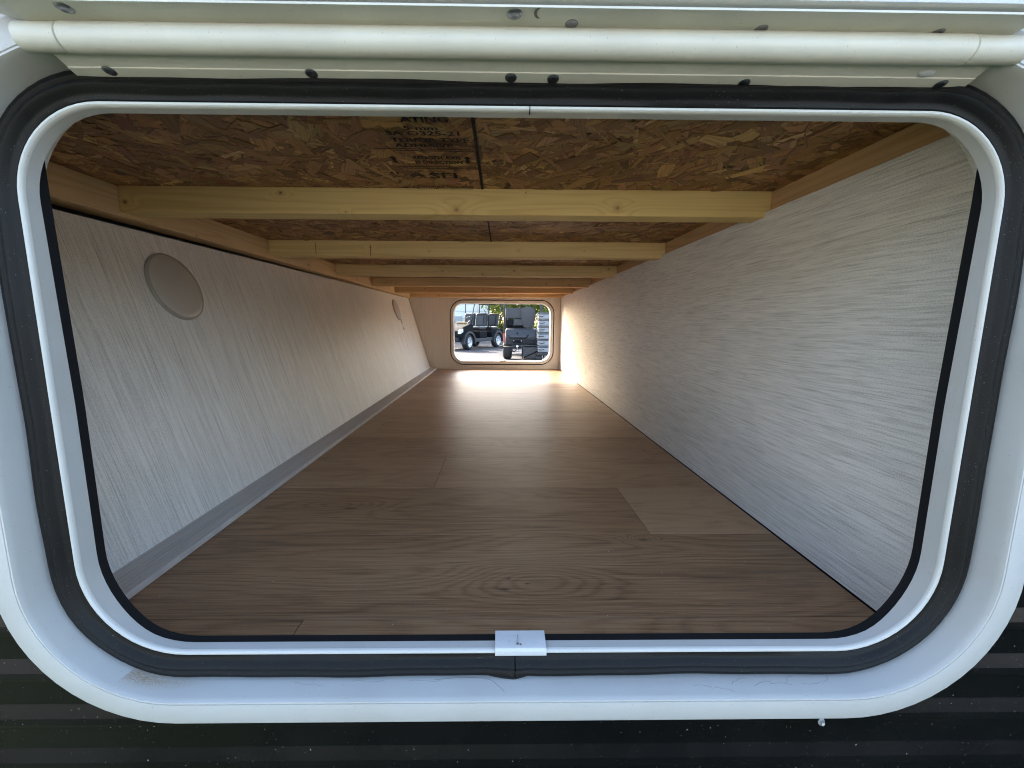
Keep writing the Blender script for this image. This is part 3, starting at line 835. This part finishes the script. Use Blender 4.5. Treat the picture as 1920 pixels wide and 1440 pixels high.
# ------------------------------------------------------------------ hinge
hg = empty('hinge', (0.0175, -0.020, 0.160), parent=hatch); tag(hg, 'long white hinge with rivets along the top of the frame')
HO = Vector((0.0175, -0.020, 0.160))
def hinge_plate(name, x0, x1, yz, th, mat, parent=hg):
    vs_, fs = [], []; m_ = len(yz)
    nr = []
    P2 = [Vector(p) for p in yz]
    for i in range(m_):
        d = (P2[min(i + 1, m_ - 1)] - P2[max(i - 1, 0)]).normalized(); nr.append(Vector((-d.y, d.x)))
    for x in (x0, x1):
        for s in (0, 1):
            for p, n_ in zip(P2, nr):
                q = p + n_ * th * s; vs_.append(Vector((x, q.x, q.y)) - HO)
    def I(a, s, k): return a * 2 * m_ + s * m_ + k
    for k in range(m_ - 1):
        for s in (0, 1): fs.append((I(0, s, k), I(1, s, k), I(1, s, k + 1), I(0, s, k + 1)))
        for a in (0, 1): fs.append((I(a, 0, k), I(a, 0, k + 1), I(a, 1, k + 1), I(a, 1, k)))
    for k in (0, m_ - 1): fs.append((I(0, 0, k), I(1, 0, k), I(1, 1, k), I(0, 1, k)))
    o = raw(name, vs_, fs, mat, parent)
    bm = bmesh.new(); bm.from_mesh(o.data); bmesh.ops.recalc_face_normals(bm, faces=bm.faces[:]); bm.to_mesh(o.data); bm.free()
    return o
leaf1 = hinge_plate('frame_leaf', -0.268, 0.3035, [(0.0010, 0.1536), (-0.0005, 0.1530), (-0.0105, 0.1556), (-0.0107, 0.1562), (-0.0205, 0.1592)], -0.0012, M_HINGE)
def barrel(x0, x1, r):
    M_ = Matrix.Rotation(R(90), 3, 'Y')
    n = 40
    L = x1 - x0
    o = lathe('knuckle', [(0, 0), (r - .0008, 0), (r, .0006), (r, L - .0006), (r - .0008, L), (0, L)], M_HINGE, hg, n, M_, Vector((x0, -0.025, 0.1636)) - HO)
    o.data.set_sharp_from_angle(angle=R(50))
barrel(-0.2785, -0.2535, 0.0074); barrel(-0.2530, 0.2800, 0.0078); barrel(0.2805, 0.3130, 0.0074)
leaf2 = hinge_plate('door_leaf', -0.2700, 0.3030, [(-0.0245, 0.1710), (-0.0300, 0.1714), (-0.0445, 0.1714)], 0.0012, M_HINGE)
riv = [(1.06, 0.0), (1.0, 0.10), (0.80, 0.22), (0.46, 0.29), (0.38, 0.23), (0, 0.21)]
RF = Matrix.Rotation(R(180 - 14), 3, 'X')
for i, (x, y) in enumerate([(-0.2443, -0.0084), (-0.1187, -0.0083), (0.0072, -0.0071), (0.0342, -0.0065), (0.1582, -0.0050), (0.2860, -0.0060)]):
    zz = 0.1530 + (0.1556 - 0.1530) * (-y - 0.0005) / 0.01
    lathe('rivet', [(a * .0036, b * .0019) for a, b in riv], M_RIVET, hg, 18, RF, Vector((x, y, zz)) - HO)
RD = Matrix.Rotation(R(180), 3, 'X')
for i, (x, y) in enumerate([(-0.2391, -0.0390), (0.0082, -0.0395), (0.0413, -0.0321), (0.1522, -0.0300), (0.2573, -0.0290)]):
    s = 0.0042 if i < 2 else 0.0036
    lathe('rivet', [(a * s, b * s * (1.0 if i < 2 else .5)) for a, b in riv], M_RIVET, hg, 18, RD, Vector((x, y, 0.1702)) - HO)
# crescent hole beside the centre rivet
cres = []
for k in range(9):
    a = R(110 + 140 * k / 8); cres.append((0.0226 + 0.0036 * math.cos(a), -0.0405 + 0.0045 * math.sin(a)))
for k in range(9):
    a = R(250 - 140 * k / 8); cres.append((0.0240 + 0.0034 * math.cos(a), -0.0405 + 0.0042 * math.sin(a)))
raw('crescent_hole', [Vector((x, y, 0.1700)) - HO for x, y in cres], [tuple(range(18))], M_SCRATCH, hg)
lathe('sealant_smear', [(1, 0), (0.8, .5), (0.3, .8), (0, .7)], M_CLIP, hg, 10, RF @ Matrix.Diagonal((.0055, .0028, .0012)), Vector((0.2690, -0.0135, 0.1568)) - HO)

# ------------------------------------------------------------------ raised hatch door above
hd = empty('door', (0.0125, -0.035, 0.172), parent=hatch); tag(hd, 'white door swung up above the hinge, only its lower edge showing')
HD = Vector((0.0125, -0.035, 0.172))
DR = (-0.347 - HD.x, 0.372 - HD.x, 0.1728 - HD.z, 0.575 - HD.z, 0.082)
sweep('edge_frame', DR, [(-0.010, 0.013), (0.0, 0.012), (0.0, -0.0085), (-0.0004, -0.0105), (-0.0012, -0.0118), (-0.0022, -0.0112), (-0.0026, -0.0095), (-0.0060, -0.0095), (-0.0068, -0.0112), (-0.0225, -0.0112), (-0.0230, -0.0085)], M_DOOR, hd, sub=16)
pth = rrect(*DR, o=-0.018, sub=4)
raw('inner_panel', [(x, -0.0088, z) for x, z, _, _ in pth], [tuple(range(len(pth)))], M_DOOR, hd)
raw('outer_skin', [(x, 0.0128, z) for x, z, _, _ in rrect(*DR, o=-0.005, sub=4)], [tuple(range(len(pth)))], M_WHITESIDE, hd)

# ------------------------------------------------------------------ far hatch frame
ff = empty('storage_hatch', (0.02, YF, -0.065)); tag(ff, 'small white rounded hatch in the far end wall, open to daylight', 'hatch')
FO = (0.02, YF, -0.065)
FL = (FAR[0] - FO[0], FAR[1] - FO[0], FAR[2] - FO[2], FAR[3] - FO[2], FAR[4])
M_FARF = white_paint('white_enamel_far_frame', base=(0.66, 0.66, 0.65), dirt=0.15)
sweep('ring', FL, [(0.0200, 0.012), (0.0203, -0.0020), (0.0193, -0.0032), (0.0100, -0.0036), (0.0092, -0.0025), (0.0084, -0.0036), (0.0010, -0.0034), (0.0, -0.0020)], M_FARF, ff)
sweep('tube', FL, [(0.0, -0.0018), (0.0, 0.0600), (0.004, 0.0600)], M_FARF, ff)
sweep('outer_flange', FL, [(0.0, 0.060), (0.020, 0.060), (0.022, 0.064), (0.044, 0.064), (0.044, 0.041)], M_FARF, ff)
box('latch_clip', -0.012, 0.030, -0.0060, 0.020, FL[2] - 0.004, FL[2] + 0.006, M_FARF, ff, 0.001, 1)
box('latch_catch', 0.002, 0.022, 0.030, 0.050, FL[2] + 0.0005, FL[2] + 0.010, M_RIVET, ff, 0.001, 1)

# ================================================================== yard beyond the far hatch
M_BODY = plain('black_cart_body', (0.013, 0.014, 0.016), 0.55, spec=0.06, scale=4)
M_TRIM = plain('charcoal_plastic', (0.036, 0.039, 0.045), 0.45, scale=20)
M_SEAT = plain('black_vinyl', (0.020, 0.022, 0.026), 0.42, scale=30)
M_SEAT2 = plain('grey_vinyl', (0.12, 0.125, 0.135), 0.45, scale=30)
M_TYRE = plain('tyre_rubber', (0.030, 0.031, 0.033), 0.75, scale=40)
M_ALLOY = plain('silver_alloy', (0.72, 0.73, 0.75), 0.28, 0.6, scale=10)
M_STEEL = plain('dark_steel', (0.035, 0.036, 0.038), 0.4, 0.3, scale=20)
M_CHROME = plain('bright_steel', (0.65, 0.65, 0.66), 0.22, 1.0)
M_RED = plain('red_lens', (0.45, 0.02, 0.03), 0.2)
M_PINK = plain('pink_cloth', (0.75, 0.16, 0.26), 0.8)
M_LAMP = plain('headlamp_lens', (0.75, 0.77, 0.78), 0.12)
M_SILVER = plain('grey_bin', (0.30, 0.32, 0.34), 0.5, scale=8)
M_ORANGE = plain('tan_dash_item', (0.60, 0.38, 0.18), 0.6)

def wheel(parent, x, y, z, r=0.28, w=0.21, side=1, steer=0.0, full=True):
    e = empty('wheel', (x, y, z), steer, parent)
    Mx = Matrix.Rotation(R(-90 * side), 3, 'X')
    lathe('tyre', [(r * .62, -w * .45), (r * .80, -w * .5), (r * .95, -w * .42), (r, -w * .3), (r, w * .3), (r * .95, w * .42), (r * .80, w * .5), (r * .62, w * .45), (r * .60, 0)], M_TYRE, e, 36, Mx)
    lathe('hub_back', [(0, w * .05), (r * .61, w * .05), (r * .61, w * .40), (r * .655, w * .46)], M_STEEL, e, 30, Mx)
    if full:
        lathe('rim_lip', [(r * .66, w * .455), (r * .63, w * .50), (r * .57, w * .48), (r * .56, w * .30)], M_ALLOY, e, 36, Mx)
        for k in range(7):
            a = 2 * math.pi * k / 7
            bm = bmesh.new()
            pts = [(-.030, .03), (.030, .03), (.052, r * .60), (-.052, r * .60)]
            for h in (w * .30, w * .44):
                pass
            A = [bm.verts.new(Mx @ (Matrix.Rotation(a, 3, 'Z') @ Vector((px, py, w * .44 - (0.02 if py < .1 else 0))))) for px, py in pts]
            B = [bm.verts.new(Mx @ (Matrix.Rotation(a, 3, 'Z') @ Vector((px, py, w * .22)))) for px, py in pts]
            bm.faces.new(A); bm.faces.new(B[::-1])
            for i in range(4): bm.faces.new((A[i], A[(i + 1) % 4], B[(i + 1) % 4], B[i]))
            from_bm('spoke', bm, M_ALLOY, e)
        lathe('hub_cap', [(0.045, w * .30), (0.045, w * .42), (.03, w * .46), (0, w * .47)], M_ALLOY, e, 16, Mx)
    return e

def arch(parent, xc, y0, y1, zc, r0, r1, a0, a1, mat, name='fender'):
    poly = [(xc + r1 * math.cos(R(a)), zc + r1 * math.sin(R(a))) for a in np.linspace(a0, a1, 14)] + [(xc + r0 * math.cos(R(a)), zc + r0 * math.sin(R(a))) for a in np.linspace(a1, a0, 14)]
    return prism(name, poly, y0, y1, mat, parent)

# ---- four-seat cart, front three-quarter view
hx, hy = -1.06, -1.90; hl = math.hypot(hx, hy); ux, uy = hx / hl, hy / hl
c1 = empty('golf_cart', (-1.10, 16.62, GZ), math.atan2(uy, ux))
tag(c1, 'black golf cart with silver wheels facing left on the sunlit concrete', 'golf cart')
for (x, y, s) in [(1.09, .53, 1), (1.09, -.53, -1), (-1.09, .53, 1), (-1.09, -.53, -1)]:
    wheel(c1, x, y, .285, .285, .23, s, R(7) if x > 0 else 0, s > 0)
prism('chassis', [(-1.5, .34), (-1.42, .30), (1.45, .30), (1.55, .36), (1.5, .42), (-1.5, .42)], -.40, .40, M_STEEL, c1)
sillp = prism('side_sill', [(-.74, .30), (.72, .27), (.78, .40), (-.78, .43)], .44, .60, M_TRIM, c1, bev=.015)
prism('side_sill', [(-.74, .30), (.72, .27), (.78, .40), (-.78, .43)], -.60, -.44, M_TRIM, c1, bev=.015)
prism('front_cowl', [(.78, .40), (.74, .92), (.86, .98), (1.05, .93), (1.40, .84), (1.62, .70), (1.66, .52), (1.60, .40), (1.42, .42), (1.38, .56), (1.22, .65), (.96, .65), (.82, .56)], -.58, .58, M_BODY, c1, bev=.04, smooth=False)
prism('bumper', [(1.50, .30), (1.70, .32), (1.72, .46), (1.55, .48)], -.52, .52, M_STEEL, c1, bev=.02)
for s in (-1, 1):
    prism('headlamp', [(1.47, .66), (1.66, .60), (1.645, .70), (1.47, .79)], s * .56 - .07, s * .56 + .05, M_LAMP, c1, bev=.012)
prism('grille', [(1.655, .50), (1.70, .50), (1.69, .66), (1.63, .68)], -.30, .30, M_TRIM, c1)
for s in (-1, 1):
    for x in (1.09, -1.09):
        arch(c1, x, s * .60 - .10, s * .60 + .06, .285, .335, .41, -8, 188, M_TRIM)
prism('rear_body', [(-1.62, .42), (-1.60, .70), (-1.45, .76), (-.70, .74), (-.62, .62), (-.66, .42), (-.76, .45), (-.84, .60), (-1.0, .66), (-1.2, .66), (-1.36, .58), (-1.44, .44)], -.57, .57, M_BODY, c1, bev=.03)
prism('seat_pod', [(-.34, .40), (.20, .40), (.24, .66), (-.36, .68)], -.54, .54, M_BODY, c1, bev=.03)
for xs in (-.06, -1.02):
    box('seat_cushion', xs - .26, xs + .30, -.52, .52, .74, .84, M_SEAT, c1, .04, 3, True)
    for s in (-1, 1):
        poly = [(xs - .30, .88), (xs - .16, .86), (xs - .24, 1.34), (xs - .30, 1.40), (xs - .38, 1.36)]
        b_ = prism('seat_back', poly, s * .27 - .235, s * .27 + .235, M_SEAT, c1, bev=.035)
        prism('seat_insert', [(xs - .163, .93), (xs - .153, .93), (xs - .214, 1.28), (xs - .224, 1.28)], s * .27 - .13, s * .27 + .13, M_TRIM, c1)
    tube('grab_rail', [(xs - .36, -.5, .80), (xs - .40, -.5, 1.20), (xs - .40, .5, 1.20), (xs - .36, .5, .80)], .014, M_STEEL, c1)
for s in (-1, 1):
    tube('roof_post', [(.86, s * .55, .94), (.66, s * .54, 1.55), (.42, s * .52, 2.06)], .020, M_STEEL, c1)
    tube('roof_post', [(-.42, s * .55, .72), (-.42, s * .54, 2.06)], .020, M_STEEL, c1)
    tube('roof_post', [(-1.46, s * .55, .74), (-1.50, s * .52, 2.06)], .022, M_STEEL, c1)
box('roof', -1.62, .72, -.60, .60, 2.06, 2.14, M_BODY, c1, .03, 2)
prism('roof_tail', [(-1.60, 1.76), (-1.20, 1.76), (-1.16, 2.055), (-1.64, 2.055)], -.40, .40, M_BODY, c1, bev=.02)
tube('steering_wheel', [(.52 + .05 * math.cos(a), .27 + .17 * math.sin(a), 1.08 + .15 * math.cos(a)) for a in np.linspace(0, 2 * math.pi, 20)], .014, M_STEEL, c1)
tube('steering_column', [(.80, .27, .86), (.52, .27, 1.08)], .025, M_STEEL, c1)
box('dash_bin', .70, .90, -.10, .30, .975, 1.04, M_ORANGE, c1, .02)

# ---- second cart, seen from behind, with rear-facing seat
c2 = empty('utility_cart', (0.68, 11.75, GZ), R(86)); tag(c2, 'black utility cart seen from behind with rear flip seat and tow hitch', 'utility cart')
# local: X forward (away from camera), Y left
wheel(c2, -.20, .42, .25, .25, .24, 1, 0, False); wheel(c2, -.20, -.42, .25, .25, .24, -1, 0, False)
wheel(c2, 1.6, .46, .25, .25, .22, 1); wheel(c2, 1.6, -.46, .25, .25, .22, -1)
prism('chassis', [(-.5, .30), (1.9, .28), (1.95, .42), (-.5, .42)], -.30, .30, M_STEEL, c2)
prism('rear_cowl', [(-.52, .40), (-.58, .62), (-.50, .83), (-.30, .86), (.40, .82), (.44, .44)], -.40, .47, M_TRIM, c2, bev=.045)
tube('cowl_swage', [(-.575, .40, .68), (-.595, .34, .60), (-.595, -.10, .60), (-.575, -.16, .68)], .013, M_BODY, c2)
box('plate_recess', -.575, -.555, .00, .26, .47, .54, M_BODY, c2, .008)
for yy in (.03, .23): lathe('plate_bolt', [(.014, 0), (.012, .01), (0, .012)], M_ALLOY, c2, 10, Matrix.Rotation(R(-90), 3, 'Y'), (-.576, yy, .52))
lathe('keyhole', [(.022, 0), (.02, .006), (0, .008)], M_BODY, c2, 12, Matrix.Rotation(R(-90), 3, 'Y'), (-.572, .14, .73))
prism('tail_lamp', [(-.44, .46), (-.36, .46), (-.33, .72), (-.41, .74)], .455, .525, M_RED, c2, bev=.012)
prism('tail_lamp', [(-.50, .42), (-.42, .42), (-.40, .72), (-.46, .74)], -.475, -.395, M_PINK, c2, bev=.012)
for yy in (.52, -.52):
    box('roof_post', .02, .08, yy - .03, yy + .03, .50, 1.95, M_STEEL, c2, .008, 1)
box('roof_post', .82, .87, .49, .54, .8, 1.95, M_STEEL, c2, .008, 1)
box('seat_back_shell', -.10, .06, .00, .49, 1.12, 1.42, M_TRIM, c2, .03, 2)
box('seat_back_lower', -.13, .03, .27, .49, .92, 1.11, M_BODY, c2, .02, 2)
box('seat_back_lower', -.14, .02, -.10, .265, .92, 1.12, M_TRIM, c2, .03, 2)
bm = bmesh.new()
wing = [(.07, 1.18), (.06, 1.38), (-.02, 1.45), (-.22, 1.46), (-.33, 1.40), (-.36, 1.22), (-.30, .86), (-.03, .86)]
A = [bm.verts.new((-.20, a, b)) for a, b in wing]; B = [bm.verts.new((-.02, a * .98, b)) for a, b in wing]
bm.faces.new(A); bm.faces.new(B[::-1])
for i in range(8): bm.faces.new((A[i], A[(i + 1) % 8], B[(i + 1) % 8], B[i]))
bmesh.ops.recalc_face_normals(bm, faces=bm.faces[:]); bmesh.ops.bevel(bm, geom=bm.edges[:], offset=.03, segments=2, affect='EDGES')
from_bm('curved_back_rest', bm, M_TRIM, c2)
tube('grab_handle', [(-.05, .16, 1.42), (-.05, .16, 1.50), (-.05, .12, 1.54), (-.05, .03, 1.54), (-.05, -.01, 1.50), (-.05, -.01, 1.42)], .014, M_STEEL, c2)
tube('seat_support', [(-.02, -.36, .86), (-.10, -.30, .60), (-.30, -.42, .38)], .022, M_STEEL, c2)
tube('seat_support', [(.05, -.44, .95), (.05, -.44, .30)], .030, M_STEEL, c2)
box('seat_hinge_block', -.05, .30, -.10, .45, .84, .93, M_BODY, c2, .01)
tube('rear_bumper', [(-.45, .56, .36), (-.74, .54, .36), (-.74, -.20, .36)], .022, M_STEEL, c2)
tube('bumper_brace', [(-.74, .40, .36), (-.60, .22, .22), (-.74, .06, .36)], .018, M_STEEL, c2)
box('bumper_end', -.78, -.70, .52, .62, .32, .40, M_STEEL, c2, .01)
lathe('tow_ball', [(.012, -.06), (.02, -.03), (.035, .0), (.035, .03), (.02, .055), (0, .06)], M_CHROME, c2, 14, None, (-.80, .12, .36))
box('tow_bar', -.84, -.55, .09, .15, .25, .29, M_CHROME, c2, .008)
fl = empty('flip_step', (-.80, -.28, .06), 0, c2)
prism('step_pan', [(-.24, 0.0), (.24, 0.0), (.29, .30), (-.26, .33)], -.10, .12, M_TRIM, fl, axis='X', bev=.02)
tube('step_rail', [(-.11, .27, .0), (-.11, .28, .36), (-.10, -.26, .34), (-.11, -.30, .02)], .018, M_STEEL, fl)
tube('step_strut', [(-.125, .24, .03), (-.125, -.22, .26)], .014, M_BODY, fl)
box('step_pad', -.08, .14, -.22, .22, .335, .355, M_SEAT2, fl, .008)
box('roof', -.30, 1.9, -.58, .58, 1.95, 2.03, M_BODY, c2, .03)

# ---- stack of grey ribbed bins by the cart
for k in range(6):
    e = empty('storage_bin', (1.175 + .01 * math.sin(k * 2.3), 10.85, GZ + .24 + k * .172)); 
    words = ['lowest', 'second', 'third', 'fourth', 'fifth', 'topmost']
    tag(e, words[k] + ' grey bin from the ground in the stack at the right edge', 'bin', 'grey bins stacked beside the cart')
    bm = bmesh.new(); bm_box(bm, -.15, .30, -.22, .22, 0.004, .135, .03, 2); from_bm('tub', bm, M_SILVER, e)
    box('lid', -.165, .315, -.235, .235, .136, .168, M_SEAT2, e, .012, 2)
    tube('handle', [(-.16, -.236, .09), (-.11, -.262, .075), (-.04, -.262, .075), (0.0, -.236, .09)], .010, M_STEEL, e, 6)
dl = empty('hand_dolly', (1.175, 10.85, GZ)); tag(dl, 'low dark dolly with castors carrying the stack of grey bins', 'dolly')
box('deck', -.18, .33, -.25, .25, .17, .238, M_STEEL, dl, .01)
for (x, y) in [(-.12, -.2), (.27, -.2), (-.12, .2), (.27, .2)]:
    lathe('castor', [(0, -.02), (.075, -.02), (.085, 0), (.075, .02), (0, .02)], M_TYRE, dl, 18, Matrix.Rotation(R(90), 3, 'X'), (x, y, .085))

# ---- pale building behind
M_BLDG = plain('cream_render', (0.90, 0.86, 0.76), 0.8, var=.04, scale=1.5)
M_BLDGT = plain('pale_trim', (0.48, 0.49, 0.47), 0.7, var=.05)
bl = empty('pale_building', (-4.2, 25.5, GZ)); tag(bl, 'pale cream building with horizontal board joints behind the golf cart', 'building')
for k in range(12):
    box('wall_board', -6, 3.6, 0, 5, k * .42 + .012, (k + 1) * .42 - .006, M_BLDG, bl, .008, 1)
box('wall_core', -5.98, 3.58, .02, 4.9, 0, 5.0, M_BLDGT, bl)
box('roof', -6.3, 3.9, -.3, 5.3, 5.05, 5.2, M_BLDGT, bl)
box('utility_box', 1.5, 1.95, -.16, 0, .9, 1.4, M_BLDGT, bl, .01)
tube('downpipe', [(2.9, -.08, .1), (2.9, -.08, 5.0)], .05, M_BLDG, bl)

# ---- trees and flowering shrub
def leaf_mat(name, c0, c1):
    g = G(name)
    r_ = g.noise(g.pos(), 3.0, 3)
    col = g.ramp(r_, [(0.3, c0), (0.7, c1)])
    tr = g.n('ShaderNodeBsdfTranslucent', {0: g.mix(0.4, col, (0.35, 0.42, 0.04))}).outputs[0]
    g.fin(col, 0.5, 0, 0.3)
    mx = g.n('ShaderNodeMixShader', {0: 0.6, 1: g.b.outputs[0], 2: tr}).outputs[0]
    g.nt.links.new(mx, g.out.inputs[0])
    return g.mat
M_LEAF = leaf_mat('tree_leaf', (0.075, 0.11, 0.022), (0.16, 0.20, 0.04))
M_LEAF2 = leaf_mat('shrub_leaf', (0.05, 0.09, 0.02), (0.11, 0.15, 0.03))
M_YEL = leaf_mat('yellow_petal', (0.75, 0.50, 0.03), (0.85, 0.62, 0.06))
M_BARK = plain('grey_bark', (0.22, 0.19, 0.155), 0.85, var=.3, scale=12)
def leaves(name, centers, n, rad, size, mat, parent):
    V, F = [], []
    for i in range(n):
        c = Vector(centers[RNG.integers(len(centers))])
        d = Vector(RNG.normal(0, 1, 3)); d.normalize()
        p = c + d * rad * RNG.random() ** .45
        u = Vector(RNG.normal(0, 1, 3)).normalized(); w = u.cross(Vector(RNG.normal(0, 1, 3))).normalized()
        s = size * RNG.uniform(.6, 1.3)
        b = len(V)
        V += [p - u * s, p + w * s * .38, p + u * s, p - w * s * .38]
        F.append((b, b + 1, b + 2, b + 3))
    return raw(name, V, F, mat, parent)
def tree(name, loc, h, spread, stems, label, seed, nl, size=.13):
    rr = random.Random(seed)
    e = empty(name, loc); tag(e, label, 'tree', 'trees behind the carts')
    bm = bmesh.new(); tips = []
    for s in range(stems):
        a = 2 * math.pi * s / stems + rr.uniform(-.4, .4)
        pts, p = [], Vector((.08 * math.cos(a), .08 * math.sin(a), -.02))
        d = Vector((.22 * math.cos(a), .22 * math.sin(a), 1))
        for k in range(7):
            pts.append(p.copy()); p = p + d.normalized() * h * .12
            d += Vector((rr.uniform(-.18, .18), rr.uniform(-.18, .18), 0))
        bm_tube(bm, pts, [.075 * (1 - .11 * k) for k in range(7)], 7)
        tips.append(pts[-1])
        for q in range(6):
            k = rr.randint(3, 6); o = pts[k]; a2 = rr.uniform(0, 6.28)
            t = o + Vector((math.cos(a2) * spread * rr.uniform(.4, 1), math.sin(a2) * spread * rr.uniform(.4, 1), rr.uniform(.1, .35) * h))
            bm_tube(bm, [o, (o + t) / 2 + Vector((0, 0, .08)), t], [.03, .02, .008], 5); tips += [t, (o + t) / 2 + Vector((0, 0, .1))]
    from_bm('trunk', bm, M_BARK, e)
    leaves('crown', tips, nl, spread * .55, size, M_LEAF, e)
    return e
tree('yard_tree', (0.9, 21.5, GZ), 3.0, 1.25, 3, 'leafy tree with thin pale stems between the two carts', 5, 2300)
tree('yard_tree', (2.6, 23.5, GZ), 3.2, 1.5, 3, 'leafy tree behind the black utility cart', 9, 2400)
tree('yard_tree', (-0.3, 27.5, GZ), 3.6, 1.3, 2, 'leafy tree behind the rear of the golf cart', 14, 1800)
sh = empty('flowering_shrub', (0.42, 20.0, GZ)); tag(sh, 'green shrub with yellow flowers between the two carts', 'shrub')
bm = bmesh.new(); tips = []
for k in range(9):
    a = k * .7; t = Vector((.28 * math.cos(a), .28 * math.sin(a), .35 + .1 * (k % 6))); bm_tube(bm, [(0, 0, -.02), t * .5, t], [.015, .012, .006], 5); tips.append(t)
from_bm('stems', bm, M_BARK, sh)
leaves('foliage', tips, 1100, .32, .09, M_LEAF2, sh)
leaves('flowers', [t for t in tips if t.z > .3], 160, .26, .07, M_YEL, sh)
hg2 = empty('hedge', (6.0, 30, GZ)); tag(hg2, 'low clipped hedge far behind the carts', 'hedge')
box('hedge_core', -4.6, 9, -.4, .4, 0, .8, M_LEAF2, hg2, .1)
leaves('foliage', [(x * .3 - 4.6, y * .4, z * .25) for x in range(46) for y in (-1, 1) for z in (1, 2, 3)], 6000, .35, .10, M_LEAF2, hg2)
